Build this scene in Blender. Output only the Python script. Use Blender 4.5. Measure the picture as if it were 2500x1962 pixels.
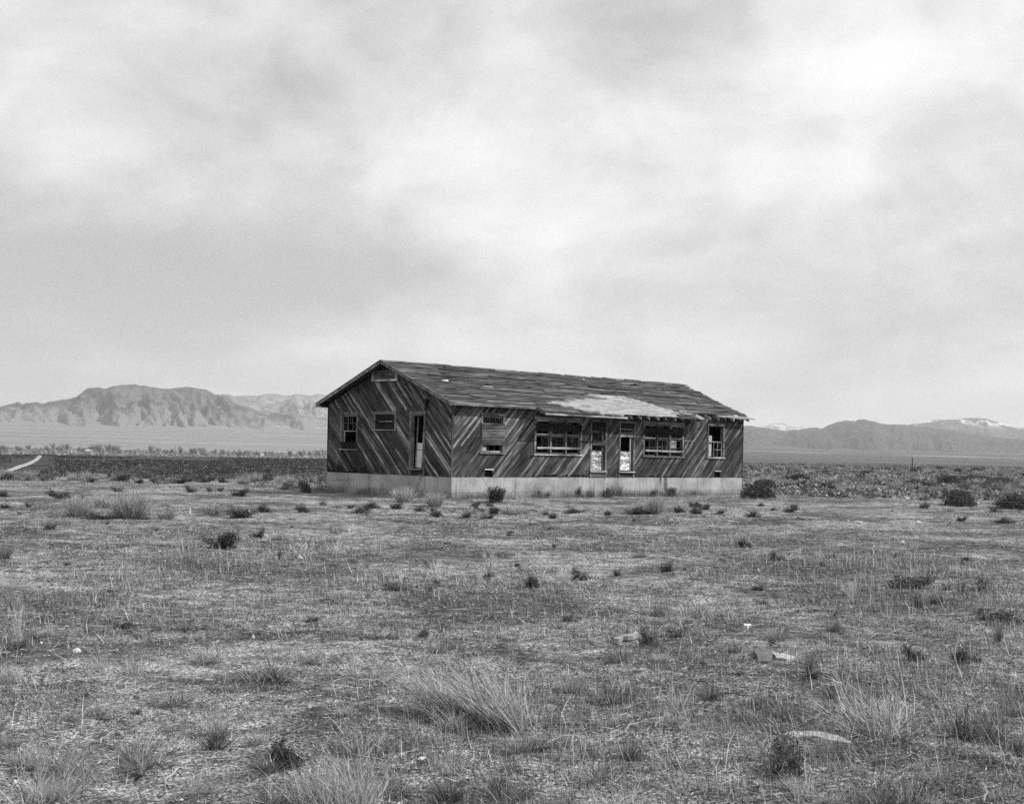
import bpy, math, random
import numpy as np
from mathutils import Vector, Matrix

random.seed(7)
RNG = np.random.default_rng(11)
SC = bpy.context.scene
COL = SC.collection
for o in list(bpy.data.objects):
    bpy.data.objects.remove(o)

# ------------------------------------------------------------------ camera, sky, sun, exposure
W_PX, H_PX, F_PX = 2500.0, 1962.0, 3350.0
ROLL, CY, ZC = 0.0211, 1100.4, 1.89
cam_data = bpy.data.cameras.new('camera')
cam_data.sensor_fit = 'HORIZONTAL'
cam_data.sensor_width = 36.0
cam_data.lens = F_PX / W_PX * 36.0
cam_data.shift_y = (CY - H_PX / 2) / W_PX
cam_data.clip_start = 0.1
cam_data.clip_end = 90000.0
cam = bpy.data.objects.new('camera', cam_data)
COL.objects.link(cam)
cam.matrix_world = Matrix.Translation((0, 0, ZC)) @ Matrix.Rotation(math.pi / 2, 4, 'X') @ Matrix.Rotation(ROLL, 4, 'Z')
SC.camera = cam

SUN_ELEV, SUN_AZ = math.radians(44.5), math.radians(94.5)      # azimuth clockwise from +Y
sun_dir = Vector((math.sin(SUN_AZ) * math.cos(SUN_ELEV), math.cos(SUN_AZ) * math.cos(SUN_ELEV), math.sin(SUN_ELEV)))
sun_data = bpy.data.lights.new('sun', 'SUN')
sun_data.energy = 4.8
sun_data.angle = math.radians(0.9)
sun_data.color = (1.0, 1.0, 1.0)                                # black-and-white photograph
sun = bpy.data.objects.new('sun', sun_data)
COL.objects.link(sun)
sun.rotation_euler = sun_dir.to_track_quat('Z', 'Y').to_euler()
sun.location = (0, 0, 60)

SC.view_settings.view_transform = 'Standard'
SC.view_settings.look = 'None'
SC.view_settings.gamma = 1.0
SC.view_settings.exposure = 0.0
SC.view_settings.use_curve_mapping = False
SC.cycles.use_denoising = False
SC.cycles.volume_bounces = 0
SC.cycles.max_bounces = 5
SC.cycles.diffuse_bounces = 1
SC.cycles.transparent_max_bounces = 8
SC.cycles.sample_clamp_indirect = 6.0


def ray(px, py):
    dx, dy = px - 1250.0, py - CY
    c, s = math.cos(ROLL), math.sin(ROLL)
    return ((c * dx + s * dy) / F_PX, 1.0, -(-s * dx + c * dy) / F_PX)


class NT:
    """small helper for node trees"""
    def __init__(self, tree):
        self.t = tree
        tree.nodes.clear()

    def n(self, typ, ins=None, **props):
        nd = self.t.nodes.new(typ)
        for k, v in props.items():
            setattr(nd, k, v)
        for k, v in (ins or {}).items():
            sock = nd.inputs[k]
            if isinstance(v, bpy.types.NodeSocket):
                self.t.links.new(v, sock)
            else:
                sock.default_value = v
        return nd

    def math(self, op, a, b=None, c=None, clamp=False):
        nd = self.t.nodes.new('ShaderNodeMath')
        nd.operation = op
        nd.use_clamp = clamp
        for i, v in enumerate((a, b, c)):
            if v is None:
                continue
            if isinstance(v, bpy.types.NodeSocket):
                self.t.links.new(v, nd.inputs[i])
            else:
                nd.inputs[i].default_value = v
        return nd.outputs[0]

    def smooth(self, v, lo, hi, a=0.0, b=1.0, kind='SMOOTHSTEP'):
        nd = self.n('ShaderNodeMapRange', {'Value': v, 'From Min': lo, 'From Max': hi, 'To Min': a, 'To Max': b}, interpolation_type=kind)
        return nd.outputs['Result']

    def mixf(self, f, a, b):
        nd = self.n('ShaderNodeMix', data_type='FLOAT')
        for k, v in ((0, f), (2, a), (3, b)):
            if isinstance(v, bpy.types.NodeSocket):
                self.t.links.new(v, nd.inputs[k])
            else:
                nd.inputs[k].default_value = v
        return nd.outputs[0]

    def noise(self, vec, scale, detail=4, rough=0.55, dist=0.0):
        return self.n('ShaderNodeTexNoise', {'Vector': vec, 'Scale': scale, 'Detail': detail, 'Roughness': rough, 'Distortion': dist}).outputs['Fac']

    def vmap(self, vec, loc=(0, 0, 0), rot=(0, 0, 0), sc=(1, 1, 1)):
        return self.n('ShaderNodeMapping', {'Vector': vec, 'Location': loc, 'Rotation': rot, 'Scale': sc}).outputs[0]


# ---- world: a Nishita sky seen as grey tone under a broken layer of cloud
world = bpy.data.worlds.new('World')
SC.world = world
world.use_nodes = True
w = NT(world.node_tree)
tc = w.n('ShaderNodeTexCoord').outputs['Generated']
sky = w.n('ShaderNodeTexSky', sky_type='NISHITA', sun_disc=False, sun_elevation=SUN_ELEV, sun_rotation=SUN_AZ, altitude=1200.0, dust_density=2.0)
sky_bw = w.n('ShaderNodeRGBToBW', {0: sky.outputs[0]}).outputs[0]
sep = w.n('ShaderNodeSeparateXYZ', {0: tc})
dz = w.math('ADD', w.math('MAXIMUM', sep.outputs[2], 0.0), 0.10)
pl = w.n('ShaderNodeCombineXYZ', {0: w.math('DIVIDE', sep.outputs[0], dz), 1: w.math('DIVIDE', sep.outputs[1], dz), 2: 0.0}).outputs[0]
n1 = w.noise(w.vmap(pl, loc=(3.1, 1.7, 0), sc=(1.0, 0.6, 1)), 0.42, 6, 0.5, 0.3)
n2 = w.noise(w.vmap(pl, loc=(9.3, 4.2, 0), rot=(0, 0, 0.35), sc=(1.0, 0.6, 1)), 0.9, 7, 0.54, 0.2)
n3 = w.noise(w.vmap(tc, loc=(2, 5, 1), sc=(3.0, 3.0, 4.2)), 3.2, 8, 0.56, 0.3)
cl = w.math('ADD', w.math('MULTIPLY', n1, 0.34), w.math('ADD', w.math('MULTIPLY', n2, 0.33), w.math('MULTIPLY', n3, 0.33)))


def blob(px, py, rad, flat=2.0):
    d = Vector(ray(px, py)).normalized()
    v = w.n('ShaderNodeVectorMath', {0: tc, 1: d}, operation='SUBTRACT').outputs[0]
    v = w.n('ShaderNodeVectorMath', {0: v, 1: (1, 1, flat)}, operation='MULTIPLY').outputs[0]
    ln = w.n('ShaderNodeVectorMath', {0: v}, operation='LENGTH').outputs['Value']
    return w.smooth(ln, 0.0, rad, 1.0, 0.0)


BLOBS = [(380, 720, 0.30, 2.4, -0.095), (-150, 760, 0.22, 1.6, -0.07), (2480, 470, 0.17, 1.6, -0.085), (1480, 80, 0.17, 2.6, -0.07),
         (500, 175, 0.14, 3.2, -0.05), (1460, 200, 0.07, 2.2, -0.035), (1050, 690, 0.16, 2.6, -0.035), (2200, 760, 0.2, 3.0, -0.045),
         (1000, 350, 0.24, 1.7, 0.10), (560, 550, 0.10, 2.2, 0.05), (1750, 420, 0.16, 2.0, 0.07), (250, 60, 0.14, 2.0, 0.06), (2250, 130, 0.13, 2.0, 0.07),
         (620, 880, 0.045, 3.5, 0.07), (1130, 862, 0.05, 4.0, 0.06), (2350, 960, 0.08, 3.0, 0.03)]
acc = cl
for (bx_, by_, rad, flat, amp) in BLOBS:
    acc = w.math('ADD', acc, w.math('MULTIPLY', blob(bx_, by_, rad, flat), amp * (1.15 if amp < 0 else 0.55)))
cloud = w.smooth(acc, 0.32, 0.62, 5.5, 11.3, 'SMOOTHSTEP')
cover = w.smooth(acc, 0.26, 0.42)
tone = w.mixf(w.math('MULTIPLY', w.math('SUBTRACT', 1.0, cover), 0.35), cloud, sky_bw)
rgb = w.n('ShaderNodeCombineColor', {0: tone, 1: tone, 2: tone}).outputs[0]
bg = w.n('ShaderNodeBackground', {'Color': rgb, 'Strength': 0.1})
w.n('ShaderNodeOutputWorld', {'Surface': bg.outputs[0]})


# ------------------------------------------------------------------ materials
def grey(v):
    return (v, v, v, 1.0)


def material(name):
    m = bpy.data.materials.new(name)
    m.use_nodes = True
    return m, NT(m.node_tree)


def finish(t, val, rough=0.9, bump=None, bump_s=0.3, bump_d=0.02, spec=0.15):
    c = t.n('ShaderNodeCombineColor', {0: val, 1: val, 2: val}).outputs[0]
    ins = {'Base Color': c, 'Roughness': rough, 'Specular IOR Level': spec}
    if bump is not None:
        ins['Normal'] = t.n('ShaderNodeBump', {'Height': bump, 'Strength': bump_s, 'Distance': bump_d}).outputs[0]
    b = t.n('ShaderNodeBsdfPrincipled', ins)
    t.n('ShaderNodeOutputMaterial', {'Surface': b.outputs[0]})


def wood(name, lo, hi, spread=0.5, gx=1.2, gy=26.0, knots=0.0, rough=0.85):
    """weathered board: tone per board, long grain, blotches, dark knots"""
    m, t = material(name)
    oc = t.n('ShaderNodeTexCoord').outputs['Object']
    rnd = t.n('ShaderNodeObjectInfo').outputs['Random']
    off = t.n('ShaderNodeCombineXYZ', {0: t.math('MULTIPLY', rnd, 37.0), 1: t.math('MULTIPLY', rnd, 91.0), 2: 0.0}).outputs[0]
    vec = t.n('ShaderNodeVectorMath', {0: oc, 1: off}, operation='ADD').outputs[0]
    g = t.noise(t.vmap(vec, sc=(gx, gy, gy)), 1.6, 5, 0.65, 0.2)
    g2 = t.noise(t.vmap(vec, sc=(0.7, 3.0, 3.0)), 1.1, 4, 0.6)
    v = t.mixf(t.smooth(g, 0.33, 0.68), lo, hi)
    v = t.math('MULTIPLY', v, t.smooth(g2, 0.28, 0.72, 0.4, 1.5))
    wpos = t.n('ShaderNodeNewGeometry').outputs['Position']
    v = t.math('MULTIPLY', v, t.smooth(t.noise(wpos, 0.55, 4, 0.6), 0.3, 0.7, 0.62, 1.35))
    r2 = t.math('POWER', rnd, 3.6)
    v = t.math('MULTIPLY', v, t.math('ADD', 1.0 - spread * 0.5, t.math('MULTIPLY', r2, spread * 2.6)))
    if knots:
        k = t.n('ShaderNodeTexVoronoi', {'Vector': t.vmap(vec, sc=(0.55, 1.1, 1.1)), 'Scale': 2.6}).outputs['Distance']
        v = t.math('MULTIPLY', v, t.smooth(k, 0.05, 0.16, 1.0 - knots, 1.0))
    finish(t, v, rough, g, 0.5, 0.006)
    return m


M_SIDING = wood('weathered_siding', 0.005, 0.145, 0.88, gy=40.0, knots=0.75)
M_TRIM = wood('weathered_trim', 0.05, 0.17, 0.35)
M_CASING = wood('window_casing', 0.08, 0.24, 0.3)
M_PALETRIM = wood('bleached_trim', 0.17, 0.36, 0.3)
M_DARKWOOD = wood('dark_boards', 0.010, 0.032, 0.5)
M_BLACK = wood('tarred_boards', 0.006, 0.016, 0.3)
M_BOARD = wood('boarding_planks', 0.03, 0.15, 0.3, knots=0.6)
M_PEEL = wood('peeling_paint', 0.10, 0.62, 0.2, gx=3.0, gy=7.0)
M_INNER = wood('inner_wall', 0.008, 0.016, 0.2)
M_RAFTER = wood('rafter_wood', 0.12, 0.26, 0.5)


def mat_shingle():
    m, t = material('roof_strip')
    oc = t.n('ShaderNodeTexCoord').outputs['Object']
    rnd = t.n('ShaderNodeObjectInfo').outputs['Random']
    off = t.n('ShaderNodeCombineXYZ', {0: t.math('MULTIPLY', rnd, 57.0), 1: t.math('MULTIPLY', rnd, 19.0), 2: 0.0}).outputs[0]
    vec = t.n('ShaderNodeVectorMath', {0: oc, 1: off}, operation='ADD').outputs[0]
    g = t.noise(t.vmap(vec, sc=(0.7, 9.0, 9.0)), 1.6, 6, 0.7, 0.3)
    g2 = t.noise(vec, 34.0, 3, 0.6)
    v = t.mixf(t.smooth(g, 0.38, 0.68), 0.03, 0.15)
    v = t.math('MULTIPLY', v, t.smooth(g2, 0.3, 0.7, 0.8, 1.25))
    v = t.math('MULTIPLY', v, t.math('ADD', 0.72, t.math('MULTIPLY', t.math('POWER', rnd, 2.5), 0.95)))
    finish(t, v, 0.92, g, 0.5, 0.01)
    return m


def mat_deck():
    m, t = material('bare_roof_deck')
    oc = t.n('ShaderNodeTexCoord').outputs['Object']
    g = t.noise(t.vmap(oc, sc=(1.2, 16.0, 16.0)), 1.5, 5, 0.65, 0.2)
    b = t.noise(oc, 1.3, 4, 0.6)
    v = t.mixf(t.smooth(g, 0.36, 0.60), 0.17, 0.36)
    v = t.math('MULTIPLY', v, t.smooth(b, 0.28, 0.6, 0.72, 1.12))
    finish(t, v, 0.9, g, 0.4, 0.01)
    return m


def mat_concrete():
    m, t = material('old_concrete')
    oc = t.n('ShaderNodeTexCoord').outputs['Object']
    s = t.n('ShaderNodeSeparateXYZ', {0: oc})
    a = t.noise(oc, 1.1, 5, 0.6)
    f = t.noise(oc, 22.0, 4, 0.65)
    st = t.noise(t.vmap(oc, sc=(5.0, 5.0, 0.55)), 1.3, 4, 0.6)
    v = t.mixf(t.smooth(a, 0.32, 0.68), 0.27, 0.41)
    v = t.math('MULTIPLY', v, t.smooth(f, 0.3, 0.7, 0.86, 1.1))
    v = t.math('MULTIPLY', v, t.smooth(st, 0.52, 0.72, 1.0, 0.62))
    # soil splashed up from the ground, rot-dark drip edge under the siding
    sp = t.math('SUBTRACT', s.outputs[2], t.math('MULTIPLY', t.noise(oc, 2.4, 5, 0.65), 0.55))
    v = t.math('MULTIPLY', v, t.smooth(sp, -0.22, 0.12, 0.6, 1.0))
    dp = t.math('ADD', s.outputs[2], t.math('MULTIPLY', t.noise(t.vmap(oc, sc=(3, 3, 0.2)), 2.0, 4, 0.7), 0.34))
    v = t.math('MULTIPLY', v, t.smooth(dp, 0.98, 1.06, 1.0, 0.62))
    crk = t.n('ShaderNodeTexVoronoi', {'Vector': t.vmap(oc, sc=(0.9, 0.9, 0.5)), 'Scale': 0.34}, feature='DISTANCE_TO_EDGE').outputs['Distance']
    v = t.math('MULTIPLY', v, t.smooth(crk, 0.001, 0.004, 0.7, 1.0))
    # two rust-dark drip stains under the second wide window
    for (u0, wd, zlo) in ((12.72, 0.05, 0.38), (13.10, 0.07, 0.0)):
        wob = t.math('MULTIPLY', t.math('SUBTRACT', t.noise(t.vmap(oc, sc=(0, 0, 6.0)), 1.0, 2), 0.5), 0.12)
        du = t.math('ABSOLUTE', t.math('ADD', t.math('SUBTRACT', s.outputs[0], u0), wob))
        k = t.math('MULTIPLY', t.smooth(du, wd, wd * 2.4, 1.0, 0.0), t.smooth(s.outputs[2], zlo, zlo + 0.35))
        v = t.math('MULTIPLY', v, t.math('SUBTRACT', 1.0, t.math('MULTIPLY', k, 0.62)))
    pits = t.n('ShaderNodeTexVoronoi', {'Vector': oc, 'Scale': 3.3}).outputs['Distance']
    v = t.math('MULTIPLY', v, t.smooth(pits, 0.03, 0.07, 0.3, 1.0))
    finish(t, v, 0.95, f, 0.25, 0.01)
    return m


M_SHINGLE, M_DECK, M_CONC = mat_shingle(), mat_deck(), mat_concrete()


def mat_glass():
    m, t = material('dusty_pane')
    g = t.n('ShaderNodeBsdfGlossy', {'Color': grey(0.8), 'Roughness': 0.06})
    tr = t.n('ShaderNodeBsdfTransparent', {'Color': grey(0.6)})
    df = t.n('ShaderNodeBsdfDiffuse', {'Color': grey(0.3)})
    fr = 0.012
    a = t.n('ShaderNodeMixShader', {0: fr, 1: tr.outputs[0], 2: g.outputs[0]})
    b = t.n('ShaderNodeMixShader', {0: 0.006, 1: a.outputs[0], 2: df.outputs[0]})
    t.n('ShaderNodeOutputMaterial', {'Surface': b.outputs[0]})
    return m


M_GLASS = mat_glass()


def plain(name, v, var=0.25, scale=6.0, rough=0.9, bump=0.2):
    m, t = material(name)
    oc = t.n('ShaderNodeTexCoord').outputs['Object']
    rnd = t.n('ShaderNodeObjectInfo').outputs['Random']
    a = t.noise(oc, scale, 4, 0.6)
    val = t.math('MULTIPLY', v, t.smooth(a, 0.25, 0.75, 1 - var, 1 + var))
    val = t.math('MULTIPLY', val, t.math('ADD', 0.85, t.math('MULTIPLY', rnd, 0.3)))
    finish(t, val, rough, a, bump, 0.02)
    return m


def veg(name, base, transl=0.2, indiv=0.35):
    """plant tissue: a tone per stem (attribute) times a tone per plant"""
    m, t = material(name)
    at = t.n('ShaderNodeAttribute', attribute_name='tone').outputs['Fac']
    rnd = t.n('ShaderNodeObjectInfo').outputs['Random']
    v = t.math('MULTIPLY', t.math('MULTIPLY', at, base), t.math('ADD', 1.0 - indiv / 2, t.math('MULTIPLY', rnd, indiv)))
    c = t.n('ShaderNodeCombineColor', {0: v, 1: v, 2: v}).outputs[0]
    d = t.n('ShaderNodeBsdfDiffuse', {'Color': c})
    tr = t.n('ShaderNodeBsdfTranslucent', {'Color': c})
    mx = t.n('ShaderNodeMixShader', {0: transl, 1: d.outputs[0], 2: tr.outputs[0]})
    t.n('ShaderNodeOutputMaterial', {'Surface': mx.outputs[0]})
    return m


M_DRY = veg('dry_grass_stems', 0.33)
M_PALE = veg('bleached_stems', 0.58)
M_BROOM = veg('brush_stems', 0.41)
M_SAGE = veg('dark_sage_leaves', 0.075, 0.12)
M_TUFT = veg('dark_tuft_blades', 0.11)
M_LITTER = veg('plant_litter', 0.24, 0.0)
M_FARSAGE = veg('plain_brush', 0.13, 0.1)
M_TREE = veg('bare_tree_twigs', 0.22, 0.1)
M_PAPER = plain('white_scrap', 0.5, 0.3, 9.0)
M_STONE = plain('pale_stone', 0.28, 0.3, 18.0)
M_SLABD = plain('grey_slab', 0.11, 0.25, 10.0)
M_SLABP = plain('pale_slab', 0.33, 0.25, 10.0)
M_PEBBLE = veg('gravel', 0.22, 0.0)


def mat_ground():
    m, t = material('desert_ground')
    pos = t.n('ShaderNodeNewGeometry').outputs['Position']
    s = t.n('ShaderNodeSeparateXYZ', {0: pos})
    flat = t.n('ShaderNodeCombineXYZ', {0: s.outputs[0], 1: s.outputs[1], 2: 0.0}).outputs[0]
    r = t.n('ShaderNodeVectorMath', {0: flat}, operation='LENGTH').outputs['Value']
    az = t.math('DIVIDE', s.outputs[0], t.math('MAXIMUM', s.outputs[1], 1.0))
    # near soil: sandy with gravel, darker patches, mottling deepened to paint streaky shadow
    big = t.noise(flat, 0.33, 5, 0.6, 0.5)
    mid = t.noise(flat, 2.6, 5, 0.65)
    fine = t.noise(flat, 26.0, 4, 0.7)
    vor = t.n('ShaderNodeTexVoronoi', {'Vector': flat, 'Scale': 46.0, 'Randomness': 1.0})
    peb = t.n('ShaderNodeRGBToBW', {0: vor.outputs['Color']}).outputs[0]
    v = t.mixf(t.smooth(big, 0.38, 0.58), 0.12, 0.30)
    v = t.math('MULTIPLY', v, t.smooth(mid, 0.36, 0.64, 0.52, 1.3))
    v = t.math('MULTIPLY', v, t.smooth(fine, 0.36, 0.64, 0.4, 1.6))
    v = t.math('MULTIPLY', v, t.smooth(peb, 0.1, 0.9, 0.55, 1.5, 'LINEAR'))
    # brushy plain beyond the house
    plainv = t.math('MULTIPLY', t.smooth(az, -0.02, 0.08, 0.06, 0.11), t.smooth(t.noise(flat, 0.35, 5, 0.7), 0.3, 0.7, 0.5, 1.7))
    v = t.mixf(t.smooth(r, 74.0, 92.0), v, plainv)
    # valley floor and alluvial fans, far off: pale gravel on the left, cloud shade painted on the right
    streak = t.noise(t.vmap(flat, rot=(0, 0, 0.08), sc=(0.0009, 0.006, 1)), 1.0, 6, 0.6, 0.3)
    speck = t.noise(flat, 0.02, 5, 0.7)
    fl = t.mixf(t.smooth(streak, 0.3, 0.7), 0.15, 0.24)
    fl = t.mixf(t.smooth(r, 2300.0, 3300.0), 0.3, fl)
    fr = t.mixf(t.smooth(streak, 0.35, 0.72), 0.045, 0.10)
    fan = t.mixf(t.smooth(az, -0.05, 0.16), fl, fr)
    fan = t.math('MULTIPLY', fan, t.smooth(speck, 0.3, 0.7, 0.85, 1.15))
    wash = t.smooth(t.math('ABSOLUTE', t.math('SUBTRACT', t.math('ADD', r, t.math('MULTIPLY', t.math('SUBTRACT', streak, 0.5), 900.0)), t.math('ADD', 7400.0, t.math('MULTIPLY', az, -2400.0)))), 40.0, 190.0, 1.0, 0.0)
    fan = t.mixf(t.math('MULTIPLY', wash, 0.75), fan, 0.42)
    v = t.mixf(t.smooth(r, 700.0, 1200.0), v, fan)
    h = t.math('ADD', t.math('MULTIPLY', fine, 0.6), t.math('ADD', t.math('MULTIPLY', vor.outputs['Distance'], -0.5), mid))
    finish(t, v, 0.97, h, 1.0, 0.05, 0.05)
    return m


def mat_mountain(name, lo, hi, snow=0.0, scale=1.0, zs=(0, 1), apron=None):
    m, t = material(name)
    pos = t.n('ShaderNodeNewGeometry').outputs['Position']
    s = t.n('ShaderNodeSeparateXYZ', {0: pos})
    a = t.noise(pos, 0.0016 * scale, 7, 0.65, 0.4)
    b = t.noise(t.vmap(pos, sc=(1, 1, 3)), 0.007 * scale, 5, 0.65)
    v = t.mixf(t.smooth(a, 0.33, 0.67), lo, hi)
    v = t.math('MULTIPLY', v, t.smooth(b, 0.3, 0.7, 0.75, 1.3))
    if apron:
        zz = t.math('ADD', s.outputs[2], t.math('MULTIPLY', t.math('SUBTRACT', a, 0.5), -380.0))
        v = t.mixf(t.smooth(zz, apron[0], apron[1]), apron[2], v)
    if snow:
        k = t.noise(t.vmap(pos, rot=(0, 0.7, 0.2), sc=(1, 0.4, 0.35)), 0.0042, 3, 0.55, 0.3)
        k = t.math('MULTIPLY', t.smooth(k, 0.5, 0.56), t.smooth(s.outputs[2], zs[0], zs[1]))
        v = t.mixf(t.math('MULTIPLY', k, snow), v, 0.85)
    finish(t, v, 0.97, b, 0.8, 60.0, 0.0)
    return m


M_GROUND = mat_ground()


# ------------------------------------------------------------------ mesh helpers
def setp(o, label=None, cat=None, group=None, kind=None):
    for k, v in (('label', label), ('category', cat), ('group', group), ('kind', kind)):
        if v:
            o[k] = v
    return o


def link(name, me, parent=None):
    o = bpy.data.objects.new(name, me)
    COL.objects.link(o)
    if parent is not None:
        o.parent = parent
    return o


def py_mesh(name, verts, faces, mat, smooth=False):
    me = bpy.data.meshes.new(name)
    me.from_pydata([tuple(v) for v in verts], [], faces)
    me.materials.append(mat)
    if smooth:
        me.polygons.foreach_set('use_smooth', [True] * len(me.polygons))
    me.update()
    return me


def np_mesh(name, V, F, mat, tone=None, smooth=False):
    V = np.ascontiguousarray(V, dtype=np.float32)
    F = np.ascontiguousarray(F, dtype=np.int32)
    k = F.shape[1]
    me = bpy.data.meshes.new(name)
    me.vertices.add(len(V))
    me.vertices.foreach_set('co', V.ravel())
    me.loops.add(F.size)
    me.loops.foreach_set('vertex_index', F.ravel())
    me.polygons.add(len(F))
    me.polygons.foreach_set('loop_start', np.arange(0, F.size, k, dtype=np.int32))
    if smooth:
        me.polygons.foreach_set('use_smooth', np.ones(len(F), dtype=bool))
    if tone is not None:
        a = me.attributes.new('tone', 'FLOAT', 'POINT')
        a.data.foreach_set('value', np.ascontiguousarray(tone, dtype=np.float32))
    me.materials.append(mat)
    me.update(calc_edges=True)
    return me


BOXF = [(0, 3, 2, 1), (4, 5, 6, 7), (0, 1, 5, 4), (1, 2, 6, 5), (2, 3, 7, 6), (3, 0, 4, 7)]


def box_verts(x0, x1, y0, y1, z0, z1):
    return [(x0, y0, z0), (x1, y0, z0), (x1, y1, z0), (x0, y1, z0), (x0, y0, z1), (x1, y0, z1), (x1, y1, z1), (x0, y1, z1)]


def boxes(name, lst, mat, parent):
    vs, fs = [], []
    for b in lst:
        k = len(vs)
        vs += box_verts(*b)
        fs += [tuple(i + k for i in f) for f in BOXF]
    return link(name, py_mesh(name, vs, fs, mat), parent)


def _hash(ix, iy, seed):
    h = (ix.astype(np.int64) * 374761393 + iy.astype(np.int64) * 668265263 + seed * 1442695041) & 0xFFFFFFFF
    h = ((h ^ (h >> 13)) * 1274126177) & 0xFFFFFFFF
    return ((h ^ (h >> 16)) & 0xFFFF) / 65535.0


def vnoise(x, y, seed=0):
    ix, iy = np.floor(x), np.floor(y)
    fx, fy = x - ix, y - iy
    fx, fy = fx * fx * (3 - 2 * fx), fy * fy * (3 - 2 * fy)
    ix, iy = ix.astype(np.int64), iy.astype(np.int64)
    a, b = _hash(ix, iy, seed), _hash(ix + 1, iy, seed)
    c, d = _hash(ix, iy + 1, seed), _hash(ix + 1, iy + 1, seed)
    return (a * (1 - fx) + b * fx) * (1 - fy) + (c * (1 - fx) + d * fx) * fy


def fbm(x, y, seed=0, octv=4, gain=0.5):
    s, a, t = 0, 1.0, 0
    for i in range(octv):
        s = s + a * vnoise(x * 2 ** i + 17.3 * i, y * 2 ** i - 9.1 * i, seed + i)
        t += a
        a *= gain
    return s / t


def sstep(x, a, b):
    t = np.clip((x - a) / (b - a), 0, 1)
    return t * t * (3 - 2 * t)


# ------------------------------------------------------------------ terrain
YAW = 0.7914
OX, OY, HZ = -2.2916, 52.3, 0.85
CU, SU = math.cos(YAW), math.sin(YAW)
HL, HW = 18.97, 7.65


def terrain(x, y):
    x, y = np.asarray(x, float), np.asarray(y, float)
    r = np.hypot(x, y)
    az = np.arctan2(x, y)
    E = np.interp(az, [-0.6, -0.36, -0.135, 0.17, 0.36, 0.6], [165, 172, 205, 330, 470, 520])
    z = 0.16 * (fbm(x / 9, y / 9, 3, 3) - 0.5) * sstep(r, 3, 14)
    z = z + 0.15 * (fbm(x / 1.3, y / 1.3, 5, 4, 0.55) - 0.5) * (1 - sstep(r, 60, 140))
    z = z + 0.05 * (fbm(x / 0.28, y / 0.28, 8, 3, 0.6) - 0.5) * (1 - sstep(r, 14, 34))
    z = z + 0.5 * (fbm(x / 30, y / 30, 12, 3) - 0.5) * sstep(r, 75, 130) * (1 - sstep(r, 150, 200))
    # calm ground under and round the house
    u = (x - OX) * CU + (y - OY) * SU
    v = -(x - OX) * SU + (y - OY) * CU
    dh = np.hypot(np.maximum(np.maximum(-u, u - HL), 0), np.maximum(np.maximum(-v, v - HW), 0))
    z = z * (0.35 + 0.65 * sstep(dh, 0.5, 4)) + 0.05 * (1 - sstep(dh, 0.0, 2.0))
    z = z - 12.5 * sstep(r, E, E * 3.2)
    FT = np.interp(az, [-0.45, -0.13, 0.17, 0.4], [112, 100, 34, 26])
    s = np.clip((r - 2600) / 4900, 0, 1.6)
    z = z + (FT + 12.5) * s ** 1.5
    z = z + 10.0 * (fbm(x / 900, y / 900, 21, 4) - 0.5) * sstep(r, 2600, 5000)
    return z


def gz(x, y):
    return float(terrain(np.array([x]), np.array([y]))[0])


def pix(px, py):
    """the point of the ground seen at a photograph pixel"""
    d = ray(px, py)
    t = -ZC / d[2]
    for _ in range(5):
        t += 0.85 * ((gz(d[0] * t, d[1] * t) - ZC) / d[2] - t)
    return d[0] * t, d[1] * t


rr = np.concatenate([[0.0], np.geomspace(1.2, 60, 330), np.geomspace(60.6, 600, 130)[0:], np.geomspace(620, 25000, 90)])
aa = np.concatenate([np.linspace(-math.pi, -0.62, 60)[:-1], np.linspace(-0.62, 0.62, 300), np.linspace(0.62, math.pi, 60)[1:]])
RR, AA = np.meshgrid(rr, aa, indexing='ij')
GX, GY = RR * np.sin(AA), RR * np.cos(AA)
GZ = terrain(GX, GY)
nr, na = RR.shape
idx = np.arange(nr * na).reshape(nr, na)
quads = np.stack([idx[:-1, :-1], idx[:-1, 1:], idx[1:, 1:], idx[1:, :-1]], -1).reshape(-1, 4)[:, ::-1]
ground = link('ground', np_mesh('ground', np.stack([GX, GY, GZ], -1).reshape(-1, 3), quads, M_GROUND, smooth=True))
setp(ground, kind='structure')

# dirt road on the plain, left
edge_a = [(-260, 1196), (-120, 1178), (0, 1152.5), (14, 1149), (28, 1144.5), (44, 1138), (58, 1134), (72, 1128.5), (84, 1122), (91, 1116), (94, 1112.5)]
edge_b = [(-260, 1212), (-120, 1188), (0, 1159), (20, 1154.5), (40, 1149), (54, 1143), (66, 1139), (80, 1133), (92, 1126), (100, 1118), (103, 1113.2)]
rv, rf = [], []


def refine(pts, n=6):
    out = []
    for (a, b) in zip(pts[:-1], pts[1:]):
        for k in range(n):
            f = k / n
            out.append((a[0] * (1 - f) + b[0] * f, a[1] * (1 - f) + b[1] * f))
    return out + [pts[-1]]


for pa, pb in zip(refine(edge_a), refine(edge_b)):
    A, B = pix(*pa), pix(*pb)
    jit = random.uniform(-0.12, 0.12)
    for f in (0.0 + 0.06 * jit, 0.25, 0.5, 0.75, 1.0 + 0.06 * jit):
        x, y = A[0] * (1 - f) + B[0] * f, A[1] * (1 - f) + B[1] * f
        rv.append((x, y, gz(x, y) + 0.06))
for i in range(len(rv) // 5 - 1):
    for j in range(4):
        k = i * 5 + j
        rf.append((k, k + 1, k + 6, k + 5))
road = link('dirt_road', py_mesh('dirt_road', rv, rf, plain('road_dust', 0.33, 0.12, 0.6), True))
setp(road, kind='structure')


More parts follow.
